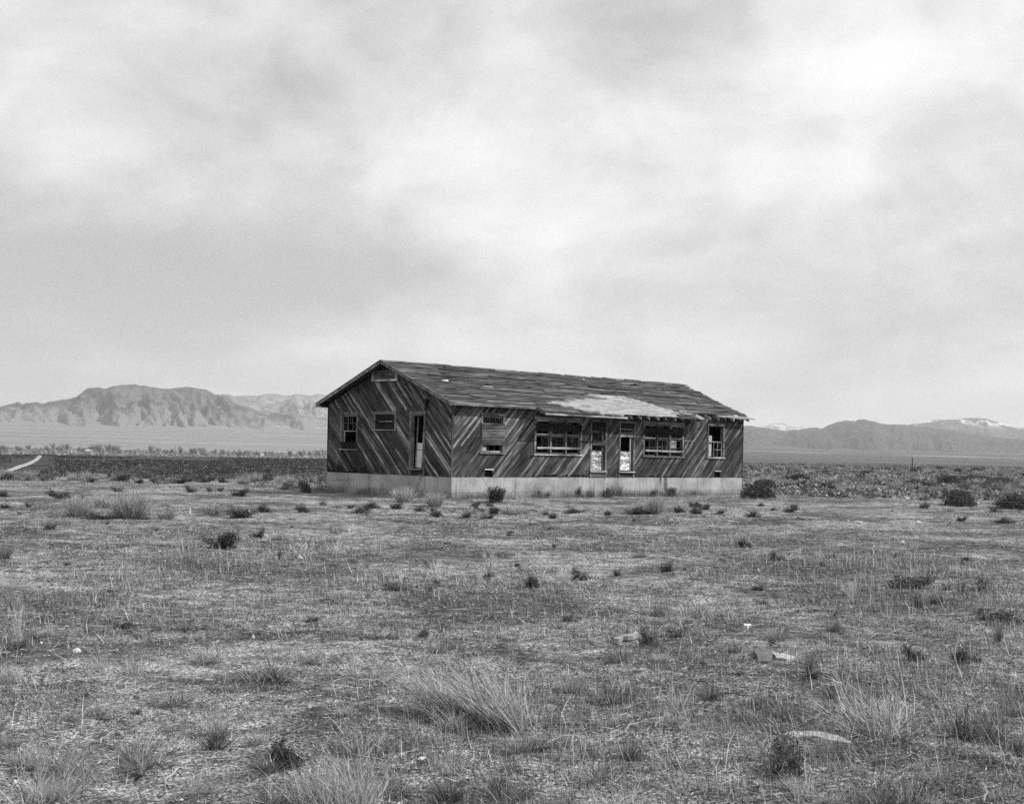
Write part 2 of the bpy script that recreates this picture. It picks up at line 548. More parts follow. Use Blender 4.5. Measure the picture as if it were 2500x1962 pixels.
# ---- mountains
def range_mesh(name, sky_pts, rf_, rr_, depth_back, mat, seed, ncol=420, nrow=46, gully=0.5, zbase=None, rough_sky=0.0006):
    azs, els = [], []
    for (px, py) in sky_pts:
        d = ray(px, py)
        azs.append(math.atan2(d[0], d[1]))
        els.append(d[2] / math.hypot(d[0], d[1]))
    az = np.linspace(azs[0], azs[-1], ncol)
    el = np.interp(az, azs, els)
    el = el + rough_sky * 2 * (fbm(az * 260, az * 0 + seed, seed, 4, 0.6) - 0.5)
    srow = np.concatenate([np.linspace(0, 1, nrow), 1 + np.linspace(0, 1, 9)[1:]])
    S, A = np.meshgrid(srow, az, indexing='ij')
    EL = np.broadcast_to(el, S.shape)
    wob = (fbm(A * 30, A * 0 + 3.3, seed + 4, 3) - 0.5)
    rf_ = rf_ + (rr_ - rf_) * 1.3 * (fbm(A * 16, A * 0 + 7.7, seed + 2, 4, 0.6) - 0.62)
    R = np.where(S <= 1, rf_ + (rr_ * (1 + 0.05 * wob) - rf_) * S, rr_ * (1 + 0.05 * wob) + depth_back * (S - 1))
    X, Y = R * np.sin(A), R * np.cos(A)
    base = terrain(X, Y) - 25 if zbase is None else np.full(X.shape, zbase)
    top = ZC + EL * (rr_ * (1 + 0.05 * wob))
    prof = 0.22 * S + 0.78 * sstep(S, 0.12, 1.05) / sstep(np.array(1.0), 0.12, 1.05)
    z = base + (top - base) * np.where(S <= 1, prof, (1 - (S - 1) ** 1.5))
    rid = 1 - np.abs(2 * fbm(A * 62 + 0.7 * S, S * 2.4 + A * 20, seed + 9, 5, 0.55) - 1) * 2.0
    rid2 = 1 - np.abs(2 * fbm(A * 160, S * 6, seed + 19, 4, 0.55) - 1) * 2.0
    env = np.where(S <= 1, np.clip(4 * S * (1 - S), 0, 1), 0) * (top - base)
    z = z + gully * env * ((rid - 0.55) * 0.5 + (rid2 - 0.55) * 0.18)
    lim = ZC + (EL - 0.0006) * R
    z = np.where(S < 0.985, np.minimum(z, lim - (1 - S) * 0.02 * np.maximum(top - base, 1)), z)
    n, c = S.shape
    ii = np.arange(n * c).reshape(n, c)
    q = np.stack([ii[:-1, :-1], ii[:-1, 1:], ii[1:, 1:], ii[1:, :-1]], -1).reshape(-1, 4)
    o = link(name, np_mesh(name, np.stack([X, Y, z], -1).reshape(-1, 3), q[:, ::-1], mat, smooth=True))
    setp(o, kind='structure')
    return o


zl = lambda pts: [(x / 2.72, 900 + y / 2.72) for x, y in pts]
zr = lambda pts: [(1780 + x / 3.022, 980 + y / 3.022) for x, y in pts]
left_sky = [(-700, 985), (-300, 968)] + zl([(0, 250), (60, 232), (125, 222), (150, 238), (180, 225), (240, 222), (290, 232), (340, 218), (400, 206), (460, 200), (510, 185), (545, 155), (580, 128), (650, 122), (700, 132), (750, 118), (810, 108), (890, 105), (950, 112), (1040, 128), (1120, 132), (1240, 121), (1320, 130), (1370, 140), (1430, 172), (1500, 180), (1560, 230), (1700, 270), (1900, 300), (2176, 330)]) + [(1000, 1060), (1150, 1085)]
left_back = [(380, 1000)] + zl([(1300, 190), (1430, 172), (1500, 170), (1560, 182), (1620, 178), (1700, 180), (1780, 166), (1850, 168), (1900, 178), (1990, 165), (2060, 178), (2110, 164), (2176, 178)]) + [(1000, 985), (1250, 1010), (1500, 1040), (1720, 1062)]
right_front = [(1450, 1075), (1650, 1058), (1780, 1046)] + zr([(100, 182), (140, 176), (200, 186), (250, 190), (330, 205), (430, 215), (500, 205), (570, 198), (620, 192), (680, 198), (730, 175), (800, 150), (850, 140), (930, 146), (960, 132), (1000, 130), (1060, 145), (1130, 163), (1200, 168), (1300, 172), (1420, 182), (1560, 200), (1700, 222), (1850, 245), (2000, 262), (2176, 280)]) + [(2650, 1088), (2900, 1100)]
right_snow = zr([(1000, 240), (1200, 190), (1330, 170), (1400, 160), (1460, 148), (1560, 132), (1640, 135), (1740, 125), (1840, 118), (1900, 125), (1960, 145), (2040, 168), (2100, 182), (2176, 186)]) + [(2600, 1052), (2850, 1075)]
right_pale = zr([(-300, 220), (0, 210), (150, 195), (250, 178), (310, 165), (400, 157), (450, 172), (520, 182), (570, 195), (700, 230), (900, 260)])
range_mesh('mountain_range', left_sky, 6900, 9400, 1500, mat_mountain('rocky_range', 0.06, 0.125, apron=(110, 230, 0.2)), 31, gully=0.55)
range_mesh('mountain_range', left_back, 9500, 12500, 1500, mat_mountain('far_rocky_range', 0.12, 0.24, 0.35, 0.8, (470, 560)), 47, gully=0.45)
range_mesh('mountain_range', right_front, 9200, 12200, 1800, mat_mountain('dark_scrub_range', 0.035, 0.065, apron=(20, 120, 0.06)), 59, gully=0.4)
range_mesh('mountain_range', right_snow, 13800, 17000, 1500, mat_mountain('snow_streaked_range', 0.05, 0.09, 1.0, 1.0, (330, 480)), 71, gully=0.4)
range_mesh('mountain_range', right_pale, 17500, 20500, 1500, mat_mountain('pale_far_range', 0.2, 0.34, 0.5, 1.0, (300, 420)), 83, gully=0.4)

# dark foothills in front of the left range
for (fx, fy, wpx, hpx, R0) in ((205, 1048, 60, 17, 6900), (300, 1043, 40, 14, 7050), (372, 1034, 46, 22, 7250), (85, 1050, 60, 10, 6800)):
    d = ray(fx, fy)
    bx_, by_ = d[0] * R0, d[1] * R0
    wm, hm = wpx / F_PX * R0, hpx / F_PX * R0
    n = 26
    g = np.linspace(-1, 1, n)
    A, B = np.meshgrid(g, g, indexing='ij')
    rad = np.hypot(A, B)
    hh = hm * np.clip(1 - rad, 0, 1) ** 0.8 * (0.75 + 0.6 * (fbm(A * 4 + fx, B * 4, 5, 4) - 0.3))
    X, Y = bx_ + A * wm * 1.15, by_ + B * wm * 1.1
    Z = terrain(X, Y) - 8 + hh
    ii = np.arange(n * n).reshape(n, n)
    q = np.stack([ii[:-1, :-1], ii[:-1, 1:], ii[1:, 1:], ii[1:, :-1]], -1).reshape(-1, 4)
    o = link('foothill', np_mesh('foothill', np.stack([X, Y, Z], -1).reshape(-1, 3), q[:, ::-1], bpy.data.materials['rocky_range'], smooth=True))
    setp(o, kind='structure')

# ------------------------------------------------------------------ the house
house = bpy.data.objects.new('abandoned_house', None)
COL.objects.link(house)
house.location = (OX, OY, 0.0)
house.rotation_euler = (0, 0, YAW)
setp(house, 'long derelict house with diagonal plank siding and torn roof on a concrete foundation', 'house')


def wmap(wall, a, n, z):
    """wall coordinates (along, out, up) to house coordinates"""
    if wall == 'F':
        return Vector((a, -n, z + HZ))
    if wall == 'G':
        return Vector((-n, a, z + HZ))
    if wall == 'E':
        return Vector((HL + n, a, z + HZ))
    return Vector((a, HW + n, z + HZ))


def obox(name, P0, ex, ey, ez, mat, parent, taper=0.0):
    """a board: centre P0, half-extent vectors; local X runs along its longest side"""
    axes = sorted([ex, ey, ez], key=lambda q: -q.length)
    X, Y = axes[0].normalized(), axes[1].normalized()
    Z = X.cross(Y)
    Mx = Matrix((X, Y, Z)).transposed().to_4x4()
    Mx.translation = P0
    a, b, c = axes[0].length, axes[1].length, axes[2].length
    o = link(name, py_mesh(name, box_verts(-a, a, -b, b, -c, c), BOXF, mat), parent)
    o.matrix_local = Mx
    return o


def wb(name, wall, a0, a1, n0, n1, z0, z1, mat, parent, tilt=0.0):
    p = [wmap(wall, a, n, z) for a, n, z in ((a0, n0, z0), (a1, n0, z0), (a0, n1, z0), (a0, n0, z1))]
    c = wmap(wall, (a0 + a1) / 2, (n0 + n1) / 2, (z0 + z1) / 2)
    ea, en, ez = (p[1] - p[0]) / 2, (p[2] - p[0]) / 2, (p[3] - p[0]) / 2
    if tilt:
        rot = Matrix.Rotation(tilt, 3, en.normalized())
        ea, ez = rot @ ea, rot @ ez
    return obox(name, c, ea, en, ez, mat, parent)


def wboxes(name, wall, lst, mat, parent):
    out = []
    for (a0, a1, n0, n1, z0, z1) in lst:
        p, q = wmap(wall, a0, n0, z0), wmap(wall, a1, n1, z1)
        out.append((min(p.x, q.x), max(p.x, q.x), min(p.y, q.y), max(p.y, q.y), min(p.z, q.z), max(p.z, q.z)))
    return boxes(name, out, mat, parent)


def clip(poly, nx, ny, c):
    """keep the part of a convex polygon with nx*x + ny*y <= c"""
    out = []
    for i, p in enumerate(poly):
        q = poly[(i + 1) % len(poly)]
        dp, dq = nx * p[0] + ny * p[1] - c, nx * q[0] + ny * q[1] - c
        if dp <= 0:
            out.append(p)
        if (dp < 0 < dq) or (dq < 0 < dp):
            t = dp / (dp - dq)
            out.append((p[0] + t * (q[0] - p[0]), p[1] + t * (q[1] - p[1])))
    return out


def area(poly):
    return abs(sum(poly[i][0] * poly[(i + 1) % len(poly)][1] - poly[(i + 1) % len(poly)][0] * poly[i][1] for i in range(len(poly)))) / 2 if len(poly) > 2 else 0


def minus_rect(poly, r):
    x0, x1, z0, z1 = r
    L, Rr = clip(poly, 1, 0, x0), clip(poly, -1, 0, -x1)
    mid = clip(clip(poly, -1, 0, -x0), 1, 0, x1)
    lo, hi = clip(mid, 0, 1, z0), clip(mid, 0, -1, -z1)
    return [p for p in (L, lo) if area(p) > 2e-4], [p for p in (Rr, hi) if area(p) > 2e-4]


def prism(polys, to3, n0, n1):
    vs, fs = [], []
    for poly in polys:
        k, m = len(vs), len(poly)
        vs += [to3(p[0], n0, p[1]) for p in poly] + [to3(p[0], n1, p[1]) for p in poly]
        fs.append(tuple(range(k, k + m)))
        fs.append(tuple(range(k + 2 * m - 1, k + m - 1, -1)))
        for i in range(m):
            j = (i + 1) % m
            fs.append((k + i, k + m + i, k + m + j, k + j))
    return vs, fs


# openings (outer edges of the casings)
OPEN_F = {'w1': (1.48, 2.79, 0.89, 2.51), 't1': (4.50, 7.38, 0.87, 2.47), 'd1': (7.93, 8.98, 0.0, 2.42), 'd2': (9.80, 10.86, 0.0, 2.42),
          't2': (11.43, 14.34, 0.87, 2.48), 'w4': (16.12, 17.46, 0.87, 2.50)}
OPEN_G = {'w1': (5.66, 6.78, 0.91, 2.50), 'w2': (3.25, 4.64, 1.73, 2.52), 'd': (1.50, 2.43, 0.05, 2.51), 'vent': (3.21, 4.76, 3.73, 4.12)}
VENT_F = [(1.74, 2.16, 0.0, 0.29), (16.74, 17.16, 0.0, 0.29)]
TANR = 0.409
HR, VR = 4.526, HW / 2
ALPHA = math.atan(TANR)
CA, SA = math.cos(ALPHA), math.sin(ALPHA)
WT = 2.86
front_poly = [(0, 0), (HL, 0), (HL, WT), (0, WT)]
gab_poly = [(0, 0), (HW, 0), (HW, WT), (VR, WT + VR * TANR), (0, WT)]


def solid_wall(wall, poly, rects, n0, n1, mat):
    pieces = [poly]
    for r in rects:
        nxt = []
        for p in pieces:
            a, b = minus_rect(p, r)
            nxt += a + b
        pieces = nxt
    vs, fs = prism(pieces, lambda a, n, z: wmap(wall, a, n, z), n0, n1)
    return link('wall', py_mesh('wall', vs, fs, mat), house)


shr = lambda r, d: (r[0] + d, r[1] - d, max(r[2] + d, 0.0) if r[2] > 0.1 else r[2], r[3] - d)
wall_f = solid_wall('F', front_poly, [shr(r, 0.09) for r in OPEN_F.values()] + VENT_F, -0.10, -0.003, M_DARKWOOD)
wall_g = solid_wall('G', gab_poly, [shr(r, 0.09) for r in OPEN_G.values()], -0.10, -0.003, M_DARKWOOD)
setp(wall_f, 'sunlit long wall of upward slanting grey planks')
setp(wall_g, 'shaded gable wall of slanting grey planks')
E_OPEN = [(3.9, 4.6, 1.3, 1.75)]
B_OPEN = [(2.2, 3.6, 0.9, 2.4), (8.0, 9.0, 0.2, 2.3), (12.5, 14.0, 0.9, 2.4)]
wall_e = solid_wall('E', gab_poly, E_OPEN, -0.12, 0.0, M_DARKWOOD)
wall_b = solid_wall('B', front_poly, B_OPEN, -0.12, 0.0, M_DARKWOOD)


def plank_wall(wall, parent, poly, rects, width, rot_fn, seed):
    rnd = random.Random(seed)
    c, s = math.cos(math.radians(45)), math.sin(math.radians(45))
    ts = [-s * p[0] + c * p[1] for p in poly]
    k0, k1 = math.floor(min(ts) / width), math.ceil(max(ts) / width)
    X = wmap(wall, c, 0, s) - wmap(wall, 0, 0, 0)
    Z = wmap(wall, 0, 1, 0) - wmap(wall, 0, 0, 0)
    Y = Z.cross(X)
    sy = 1 if wall == 'F' else -1
    count = 0
    for k in range(k0, k1):
        gap = rnd.choice([0.006, 0.008, 0.009, 0.012, 0.018])
        lo, hi = k * width + gap / 2, (k + 1) * width - gap / 2
        strip = clip(clip(poly, -s, c, hi), s, -c, -lo)
        if area(strip) < 0.004:
            continue
        segs = [[strip]]
        for r in rects:
            nxt = []
            for seg in segs:
                low, up, hit = [], [], False
                mid = (r[0] + r[1]) / 2 * c + (r[2] + r[3]) / 2 * s
                for p in seg:
                    inter = clip(clip(clip(clip(p, -1, 0, -r[0]), 1, 0, r[1]), 0, -1, -r[2]), 0, 1, r[3])
                    if area(inter) > 1e-4:
                        hit = True
                        a, b = minus_rect(p, r)
                        low += a
                        up += b
                    else:
                        t = sum(q[0] * c + q[1] * s for q in p) / len(p)
                        (low if t < mid else up).append(p)
                nxt += [q for q in (low, up) if q] if hit else [seg]
            segs = nxt
        # butt joints
        fin = []
        for seg in segs:
            tt = [q[0] * c + q[1] * s for p in seg for q in p]
            t0, t1 = min(tt), max(tt)
            if t1 - t0 > 1.6 and rnd.random() < 0.3:
                j = rnd.uniform(t0 + 0.4, t1 - 0.4)
                fin.append([q for q in (clip(p, c, s, j - 0.003) for p in seg) if area(q) > 1e-4])
                fin.append([q for q in (clip(p, -c, -s, -j - 0.003) for p in seg) if area(q) > 1e-4])
            else:
                fin.append(seg)
        for seg in fin:
            seg = rot_fn(seg, rnd)
            if not seg or sum(area(p) for p in seg) < 0.006:
                continue
            am = sum(q[0] for p in seg for q in p) / sum(len(p) for p in seg)
            zm = sum(q[1] for p in seg for q in p) / sum(len(p) for p in seg)
            th = 0.019 + rnd.uniform(0, 0.007)
            loc = lambda a, n, z: ((a - am) * c + (z - zm) * s, sy * (-(a - am) * s + (z - zm) * c), n)
            vs, fs = prism(seg, loc, 0.0, th)
            o = link('plank', py_mesh('plank', vs, fs, M_SIDING), parent)
            Mx = Matrix((X, Y, Z)).transposed().to_4x4()
            Mx.translation = wmap(wall, am, rnd.choice([0, 0, 0, 0.004, 0.008]), zm)
            o.matrix_local = Mx @ Matrix.Rotation(rnd.gauss(0, 0.0025), 4, 'Z') @ Matrix.Rotation(rnd.gauss(0, 0.003), 4, 'Y')
            count += 1
    return count


def rot_front(seg, rnd):
    am = sum(q[0] for p in seg for q in p) / sum(len(p) for p in seg)
    cut = 0.0
    if 11.3 < am < 14.6 or 5.4 < am < 7.8:
        cut = rnd.uniform(0.0, 0.11)
    elif rnd.random() < 0.2:
        cut = rnd.uniform(0, 0.04)
    return [q for q in (clip(p, 0, -1, -cut) for p in seg) if area(q) > 1e-4] if cut else seg


def rot_gable(seg, rnd):
    am = sum(q[0] for p in seg for q in p) / sum(len(p) for p in seg)
    zm = min(q[1] for p in seg for q in p)
    cut = rnd.uniform(0, 0.05) if rnd.random() < 0.3 else 0.0
    if 5.2 < am < 7.7 and zm < 0.3:
        cut = rnd.uniform(0.0, 0.35)
        if rnd.random() < 0.12:
            return []
    return [q for q in (clip(p, 0, -1, -cut) for p in seg) if area(q) > 1e-4] if cut else seg


nF = plank_wall('F', wall_f, [(0.03, 0.002), (HL - 0.03, 0.002), (HL - 0.03, WT), (0.03, WT)], [shr(r, 0.035) for r in OPEN_F.values()] + VENT_F + [(4.28, 4.40, 0.74, 0.88)], 0.118, rot_front, 3)
nG = plank_wall('G', wall_g, [(0.03, 0.002), (HW - 0.03, 0.002), (HW - 0.03, WT - 0.02), (VR, WT + VR * TANR - 0.03), (0.03, WT - 0.02)], [shr(r, 0.035) for r in OPEN_G.values()] + [(5.62, 5.74, 3.28, 3.40)], 0.118, rot_gable, 5)
# corner boards
wb('corner_board', 'F', -0.035, 0.045, -0.01, 0.032, 0.0, 2.72, M_TRIM, house)
wb('corner_board', 'F', HL - 0.05, HL + 0.03, -0.01, 0.03, 0.0, 2.78, M_DARKWOOD, house)
wb('corner_board', 'G', HW - 0.06, HW + 0.03, -0.01, 0.03, 0.05, 2.7, M_DARKWOOD, house)
# torn ragged end boards past the left corner
for (z0, z1, dn) in ((0.55, 1.25, 0.05), (1.3, 1.9, 0.03), (1.95, 2.4, 0.06), (0.1, 0.5, 0.03)):
    wb('torn_board', 'G', HW + 0.03, HW + 0.03 + dn, -0.05, -0.02, z0, z1, M_DARKWOOD, house, random.uniform(-0.03, 0.03))

# foundation with poured panels
fnd = boxes('foundation', [(0.03, HL - 0.03, 0.03, HW - 0.03, -0.6, HZ - 0.004)], M_CONC, house)
xs = [0.0, 1.72, 4.15, 6.6, 8.2, 10.62, 13.02, 15.45, 17.3, HL]
for a, b in zip(xs[:-1], xs[1:]):
    boxes('panel', [(a + 0.003, b - 0.003, -0.012 + random.uniform(-0.004, 0.004), 0.03, 0.25, HZ - 0.006)], M_CONC, fnd)
    boxes('footing_panel', [(a + 0.003, b - 0.003, -0.035 + random.uniform(-0.004, 0.004), 0.03, -0.5, 0.243)], M_CONC, fnd)
ys = [0.035, 2.2, 4.4, 6.5, HW]
for a, b in zip(ys[:-1], ys[1:]):
    boxes('panel', [(-0.012 + random.uniform(-0.004, 0.004), 0.03, a + 0.003, b - 0.003, 0.25, HZ - 0.006)], M_CONC, fnd)
    boxes('footing_panel', [(-0.035 + random.uniform(-0.004, 0.004), 0.03, a + 0.003, b - 0.003, -0.5, 0.243)], M_CONC, fnd)
# inside: floor, ceiling, partitions
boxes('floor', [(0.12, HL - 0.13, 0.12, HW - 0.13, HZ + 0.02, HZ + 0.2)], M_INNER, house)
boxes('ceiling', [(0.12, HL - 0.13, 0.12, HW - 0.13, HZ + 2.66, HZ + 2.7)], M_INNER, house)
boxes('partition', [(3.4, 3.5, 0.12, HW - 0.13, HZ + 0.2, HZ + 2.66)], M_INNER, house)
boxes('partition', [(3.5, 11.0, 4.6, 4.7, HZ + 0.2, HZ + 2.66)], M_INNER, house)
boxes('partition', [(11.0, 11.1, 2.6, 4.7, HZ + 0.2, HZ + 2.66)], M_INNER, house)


# ---- windows and doors
def casing(wall, r, name='window', mat=M_CASING, head=0.13, side=0.10, sill=True, out=0.046):
    a0, a1, z0, z1 = r
    lst = [(a0 - 0.02, a1 + 0.02, 0.02, out + 0.012, z1 - head, z1), (a0, a0 + side, 0.018, out, z0, z1 - head - 0.001), (a1 - side, a1, 0.018, out, z0, z1 - head - 0.001)]
    o = wboxes(name, wall, lst, mat, house)
    # reveal inside the wall
    wboxes('jamb', wall, [(a0 + 0.088, a0 + 0.105, -0.13, 0.03, z0 + 0.02, z1 - head), (a1 - 0.105, a1 - 0.088, -0.13, 0.03, z0 + 0.02, z1 - head), (a0 + 0.1, a1 - 0.1, -0.13, 0.03, z1 - head - 0.03, z1 - head + 0.01)], mat, o)
    if sill:
        wb('sill', wall, a0 - 0.04, a1 + 0.04, -0.08, 0.085, z0 + 0.02, z0 + 0.065, M_PALETRIM, o)
    return o


def sash(wall, par, a0, a1, z0, z1, cols, rows, n=-0.03, mat=M_PALETRIM, rail=0.045, muntin=0.014, panes=1.0, top=True, bot=True, glass_seed=0):
    rnd = random.Random(glass_seed)
    wb('stile', wall, a0, a0 + rail, n - 0.02, n + 0.015, z0, z1, M_TRIM, par)
    wb('stile', wall, a1 - rail, a1, n - 0.02, n + 0.015, z0, z1, M_TRIM, par)
    if bot:
        wb('rail', wall, a0 + rail, a1 - rail, n - 0.02, n + 0.018, z0, z0 + rail, mat, par)
    if top:
        wb('rail', wall, a0 + rail, a1 - rail, n - 0.02, n + 0.018, z1 - rail, z1, mat, par)
    ia0, ia1, iz0, iz1 = a0 + rail, a1 - rail, z0 + (rail if bot else 0), z1 - (rail if top else 0)
    for i in range(1, cols):
        x = ia0 + (ia1 - ia0) * i / cols
        wb('muntin', wall, x - muntin / 2, x + muntin / 2, n - 0.012, n + 0.012, iz0, iz1, M_TRIM, par)
    for j in range(1, rows):
        z = iz0 + (iz1 - iz0) * j / rows
        wb('muntin', wall, ia0, ia1, n - 0.01, n + 0.010, z - muntin / 2, z + muntin / 2, M_TRIM, par)
    for i in range(cols):
        for j in range(rows):
            if rnd.random() < panes:
                x0, x1 = ia0 + (ia1 - ia0) * i / cols, ia0 + (ia1 - ia0) * (i + 1) / cols
                q0, q1 = iz0 + (iz1 - iz0) * j / rows, iz0 + (iz1 - iz0) * (j + 1) / rows
                wb('pane', wall, x0 + 0.003, x1 - 0.003, n - 0.006, n - 0.003, q0 + 0.003, q1 - 0.003, M_GLASS, par)


# gable: tall window with six small lites, open black below
r = OPEN_G['w1']
o = casing('G', r, side=0.065, head=0.10)
setp(o, 'sash window with six small lites over an open black gap')
sash('G', o, r[0] + 0.10, r[1] - 0.10, 1.70, r[3] - 0.13, 3, 2, panes=0.5, rail=0.035, glass_seed=1)
wb('stile', 'G', r[1] - 0.2, r[1] - 0.14, -0.06, -0.03, 1.28, 1.69, M_PALETRIM, o)
wb('board', 'G', r[0] + 0.02, r[1] - 0.02, 0.0, 0.05, 0.985, 1.27, M_BLACK, o)
# gable: wide window boarded up
r = OPEN_G['w2']
o = casing('G', r, head=0.12)
setp(o, 'wide low window closed with two dark boards')
wb('board', 'G', r[0] + 0.06, r[1] - 0.06, 0.03, 0.044, 2.12, 2.39, M_BLACK, o, 0.008)
wb('board', 'G', r[0] + 0.06, r[1] - 0.06, 0.03, 0.045, 1.80, 2.09, M_BLACK, o, -0.006)
wb('batten', 'G', r[0] + 0.1, r[1] - 0.1, 0.046, 0.056, 2.085, 2.11, M_DARKWOOD, o)
# gable: door ajar
r = OPEN_G['d']
door = casing('G', r, 'door', head=0.14, sill=False)
door['label'] = 'narrow doorway with a half-open leaning pale door'
wb('threshold', 'G', r[0], r[1], -0.08, 0.09, 0.22, 0.27, M_TRIM, door)
wb('step_board', 'G', r[0] + 0.04, r[1] - 0.04, -0.06, 0.0, 0.05, 0.2, M_DARKWOOD, door)
leaf_a = lambda z: 1.66 + 0.05 * (2.3 - z)
for (a0, a1, z0, z1, mt, nm) in ((0.0, 0.045, 0.3, 2.33, M_PALETRIM, 'door_stile'), (0.37, 0.41, 0.3, 2.33, M_PALETRIM, 'door_stile'), (0.045, 0.37, 0.3, 1.27, plain('pale_door', 0.62, 0.15), 'door_panel')):
    wb(nm, 'G', 1.87 + a0, 1.87 + a1, -0.24, -0.20, z0, z1, mt, door, -0.055)
wb('door_rail', 'G', 1.92, 2.25, -0.19, -0.185, 1.0, 1.02, M_TRIM, door, -0.055)
# gable vent
r = OPEN_G['vent']
vent = wboxes('gable_vent', 'G', [(r[0], r[1], 0.02, 0.10, r[2], r[2] + 0.07), (r[0], r[0] + 0.07, 0.02, 0.10, r[2] + 0.071, r[3]), (r[1] - 0.07, r[1], 0.02, 0.10, r[2] + 0.071, r[3])], wood('vent_frame_wood', 0.28, 0.5, 0.1), house)
for i in range(5):
    z = r[2] + 0.09 + i * 0.073
    wb('louvre', 'G', r[0] + 0.05, r[1] - 0.05, -0.01, 0.04, z, z + 0.05, M_CASING, vent)
# broken lamp bracket beside the gable door
brk = wboxes('lamp_bracket', 'G', [(1.36, 1.44, 0.02, 0.16, 2.78, 2.92), (1.44, 1.56, 0.02, 0.06, 2.52, 2.8), (1.30, 1.40, 0.1, 0.2, 2.88, 2.99)], plain('rusted_iron', 0.02), house)

# front: window boarded across the middle
r = OPEN_F['w1']
o = casing('F', r, head=0.12)
setp(o, 'window boarded across its middle with weathered planks')
sash('F', o, r[0] + 0.11, r[1] - 0.11, 1.70, r[3] - 0.14, 3, 1, n=-0.02, glass_seed=2)
sash('F', o, r[0] + 0.11, r[1] - 0.11, 0.98, 1.69, 3, 1, n=-0.05, panes=0.3, glass_seed=3)
z = 1.25
for hgt, mt in ((0.28, M_BOARD), (0.32, M_BOARD), (0.27, M_BOARD)):
    wb('board', 'F', r[0] + 0.02 + random.uniform(-0.02, 0.02), r[1] - 0.02, 0.049, 0.072, z, z + hgt - 0.012, mt, o, random.uniform(-0.006, 0.006))
    z += hgt
wb('batten', 'F', r[0] + 0.3, r[1] - 0.01, 0.073, 0.083, 1.83, 1.855, M_PALETRIM, o)
wb('card_or_daylight', 'F', r[0] + 0.12, r[0] + 0.36, -0.015, -0.008, 1.02, 1.2, plain('dull_card', 0.3), o)


def triple(r, label, rail_z, seed):
    a0, a1, z0, z1 = r
    o = casing('F', r, head=0.12)
    setp(o, label)
    wdt = (a1 - a0 - 0.22 - 0.2) / 3
    x = a0 + 0.11
    rnd = random.Random(seed)
    for i in range(3):
        sash('F', o, x, x + wdt, 1.72, z1 - 0.15, 2, 2, n=-0.02, panes=0.75, top=True, bot=True, glass_seed=seed + i, mat=M_PALETRIM)
        sash('F', o, x, x + wdt, z0 + 0.08, 1.70, 2, 2, n=-0.06, panes=0.35, glass_seed=seed + 7 + i, mat=M_TRIM)
        x += wdt
        if i < 2:
            wb('mullion', 'F', x + 0.005, x + 0.095, -0.08, 0.045, z0 + 0.066, z1 - 0.12, M_TRIM, o)
            x += 0.10
    # nailed boards: a dark pair across the top sashes, a bleached rail low down
    wb('board', 'F', a0 + 0.02, a1 - 0.05, 0.047, 0.066, 1.88, 2.06, M_BLACK, o, rnd.uniform(-0.008, 0.008))
    wb('board', 'F', a0 + 0.03, a1 - 0.02, 0.047, 0.066, 2.07, 2.18, M_BLACK, o, rnd.uniform(-0.008, 0.008))
    wb('board', 'F', a0 + 0.15, a1 - 0.02, 0.048, 0.068, rail_z, rail_z + 0.09, M_PALETRIM, o, rnd.uniform(-0.012, 0.012))
    return o


t1 = triple(OPEN_F['t1'], 'triple window left of the doors with a bleached low rail', 1.15, 20)
t2 = triple(OPEN_F['t2'], 'triple window right of the doors with broken panes', 1.13, 40)
wb('card_or_daylight', 'F', 12.62, 12.98, -0.2, -0.19, 1.33, 1.42, M_PAPER, t2)  # added white pieces stand in for daylight seen through the house
wb('card_or_daylight', 'F', 13.42, 14.1, -0.2, -0.19, 1.45, 1.58, M_PAPER, t2)

# front doors
r = OPEN_F['d1']
d1 = casing('F', r, 'door', head=0.06, side=0.09, sill=False)
d1['label'] = 'left front door with peeling pale panels and a plank nailed across'
for i, (q0, q1) in enumerate(((2.26, 2.36), (2.1, 2.25), (1.96, 2.09))):
    wb('board', 'F', r[0] + 0.06, r[1] - 0.06, 0.03, 0.05, q0, q1, M_DARKWOOD, d1, random.uniform(-0.01, 0.01))
wb('board', 'F', r[0] + 0.1, r[1] - 0.06, 0.047, 0.068, 1.35, 1.58, M_BOARD, d1, -0.01)
sash('F', d1, r[0] + 0.13, r[1] - 0.22, 1.13, 1.96, 2, 1, n=-0.05, panes=0.6, bot=False, glass_seed=9)
for (q0, q1) in ((0.92, 1.12), (0.61, 0.90), (0.29, 0.59)):
    wb('door_panel', 'F', r[0] + 0.13, r[1] - 0.26, -0.06, -0.03, q0, q1, M_PEEL, d1)
wb('door_stile', 'F', r[1] - 0.26, r[1] - 0.17, -0.07, -0.02, 0.28, 1.96, M_TRIM, d1)
wb('threshold', 'F', r[0], r[1], -0.08, 0.10, 0.215, 0.265, M_PALETRIM, d1)
wb('step_board', 'F', r[0] + 0.03, r[1] - 0.03, -0.04, 0.03, 0.11, 0.205, M_BOARD, d1)
wb('step_board', 'F', r[0] + 0.03, r[1] - 0.03, -0.04, 0.035, 0.01, 0.1, M_BOARD, d1)
r = OPEN_F['d2']
d2 = casing('F', r, 'door', head=0.06, side=0.09, sill=False)
d2['label'] = 'right front door, black and open above a peeling white panel'
for (q0, q1) in ((2.27, 2.36), (2.12, 2.26)):
    wb('board', 'F', r[0] + 0.06, r[1] - 0.06, 0.03, 0.05, q0, q1, M_DARKWOOD, d2, random.uniform(-0.01, 0.01))
sash('F', d2, r[0] + 0.1, r[1] - 0.12, 1.9, 2.1, 3, 1, n=0.0, panes=0.5, rail=0.025, glass_seed=4)
wb('door_rail', 'F', r[0] + 0.11, r[1] - 0.1, -0.04, 0.02, 1.74, 1.87, M_PALETRIM, d2, -0.02)
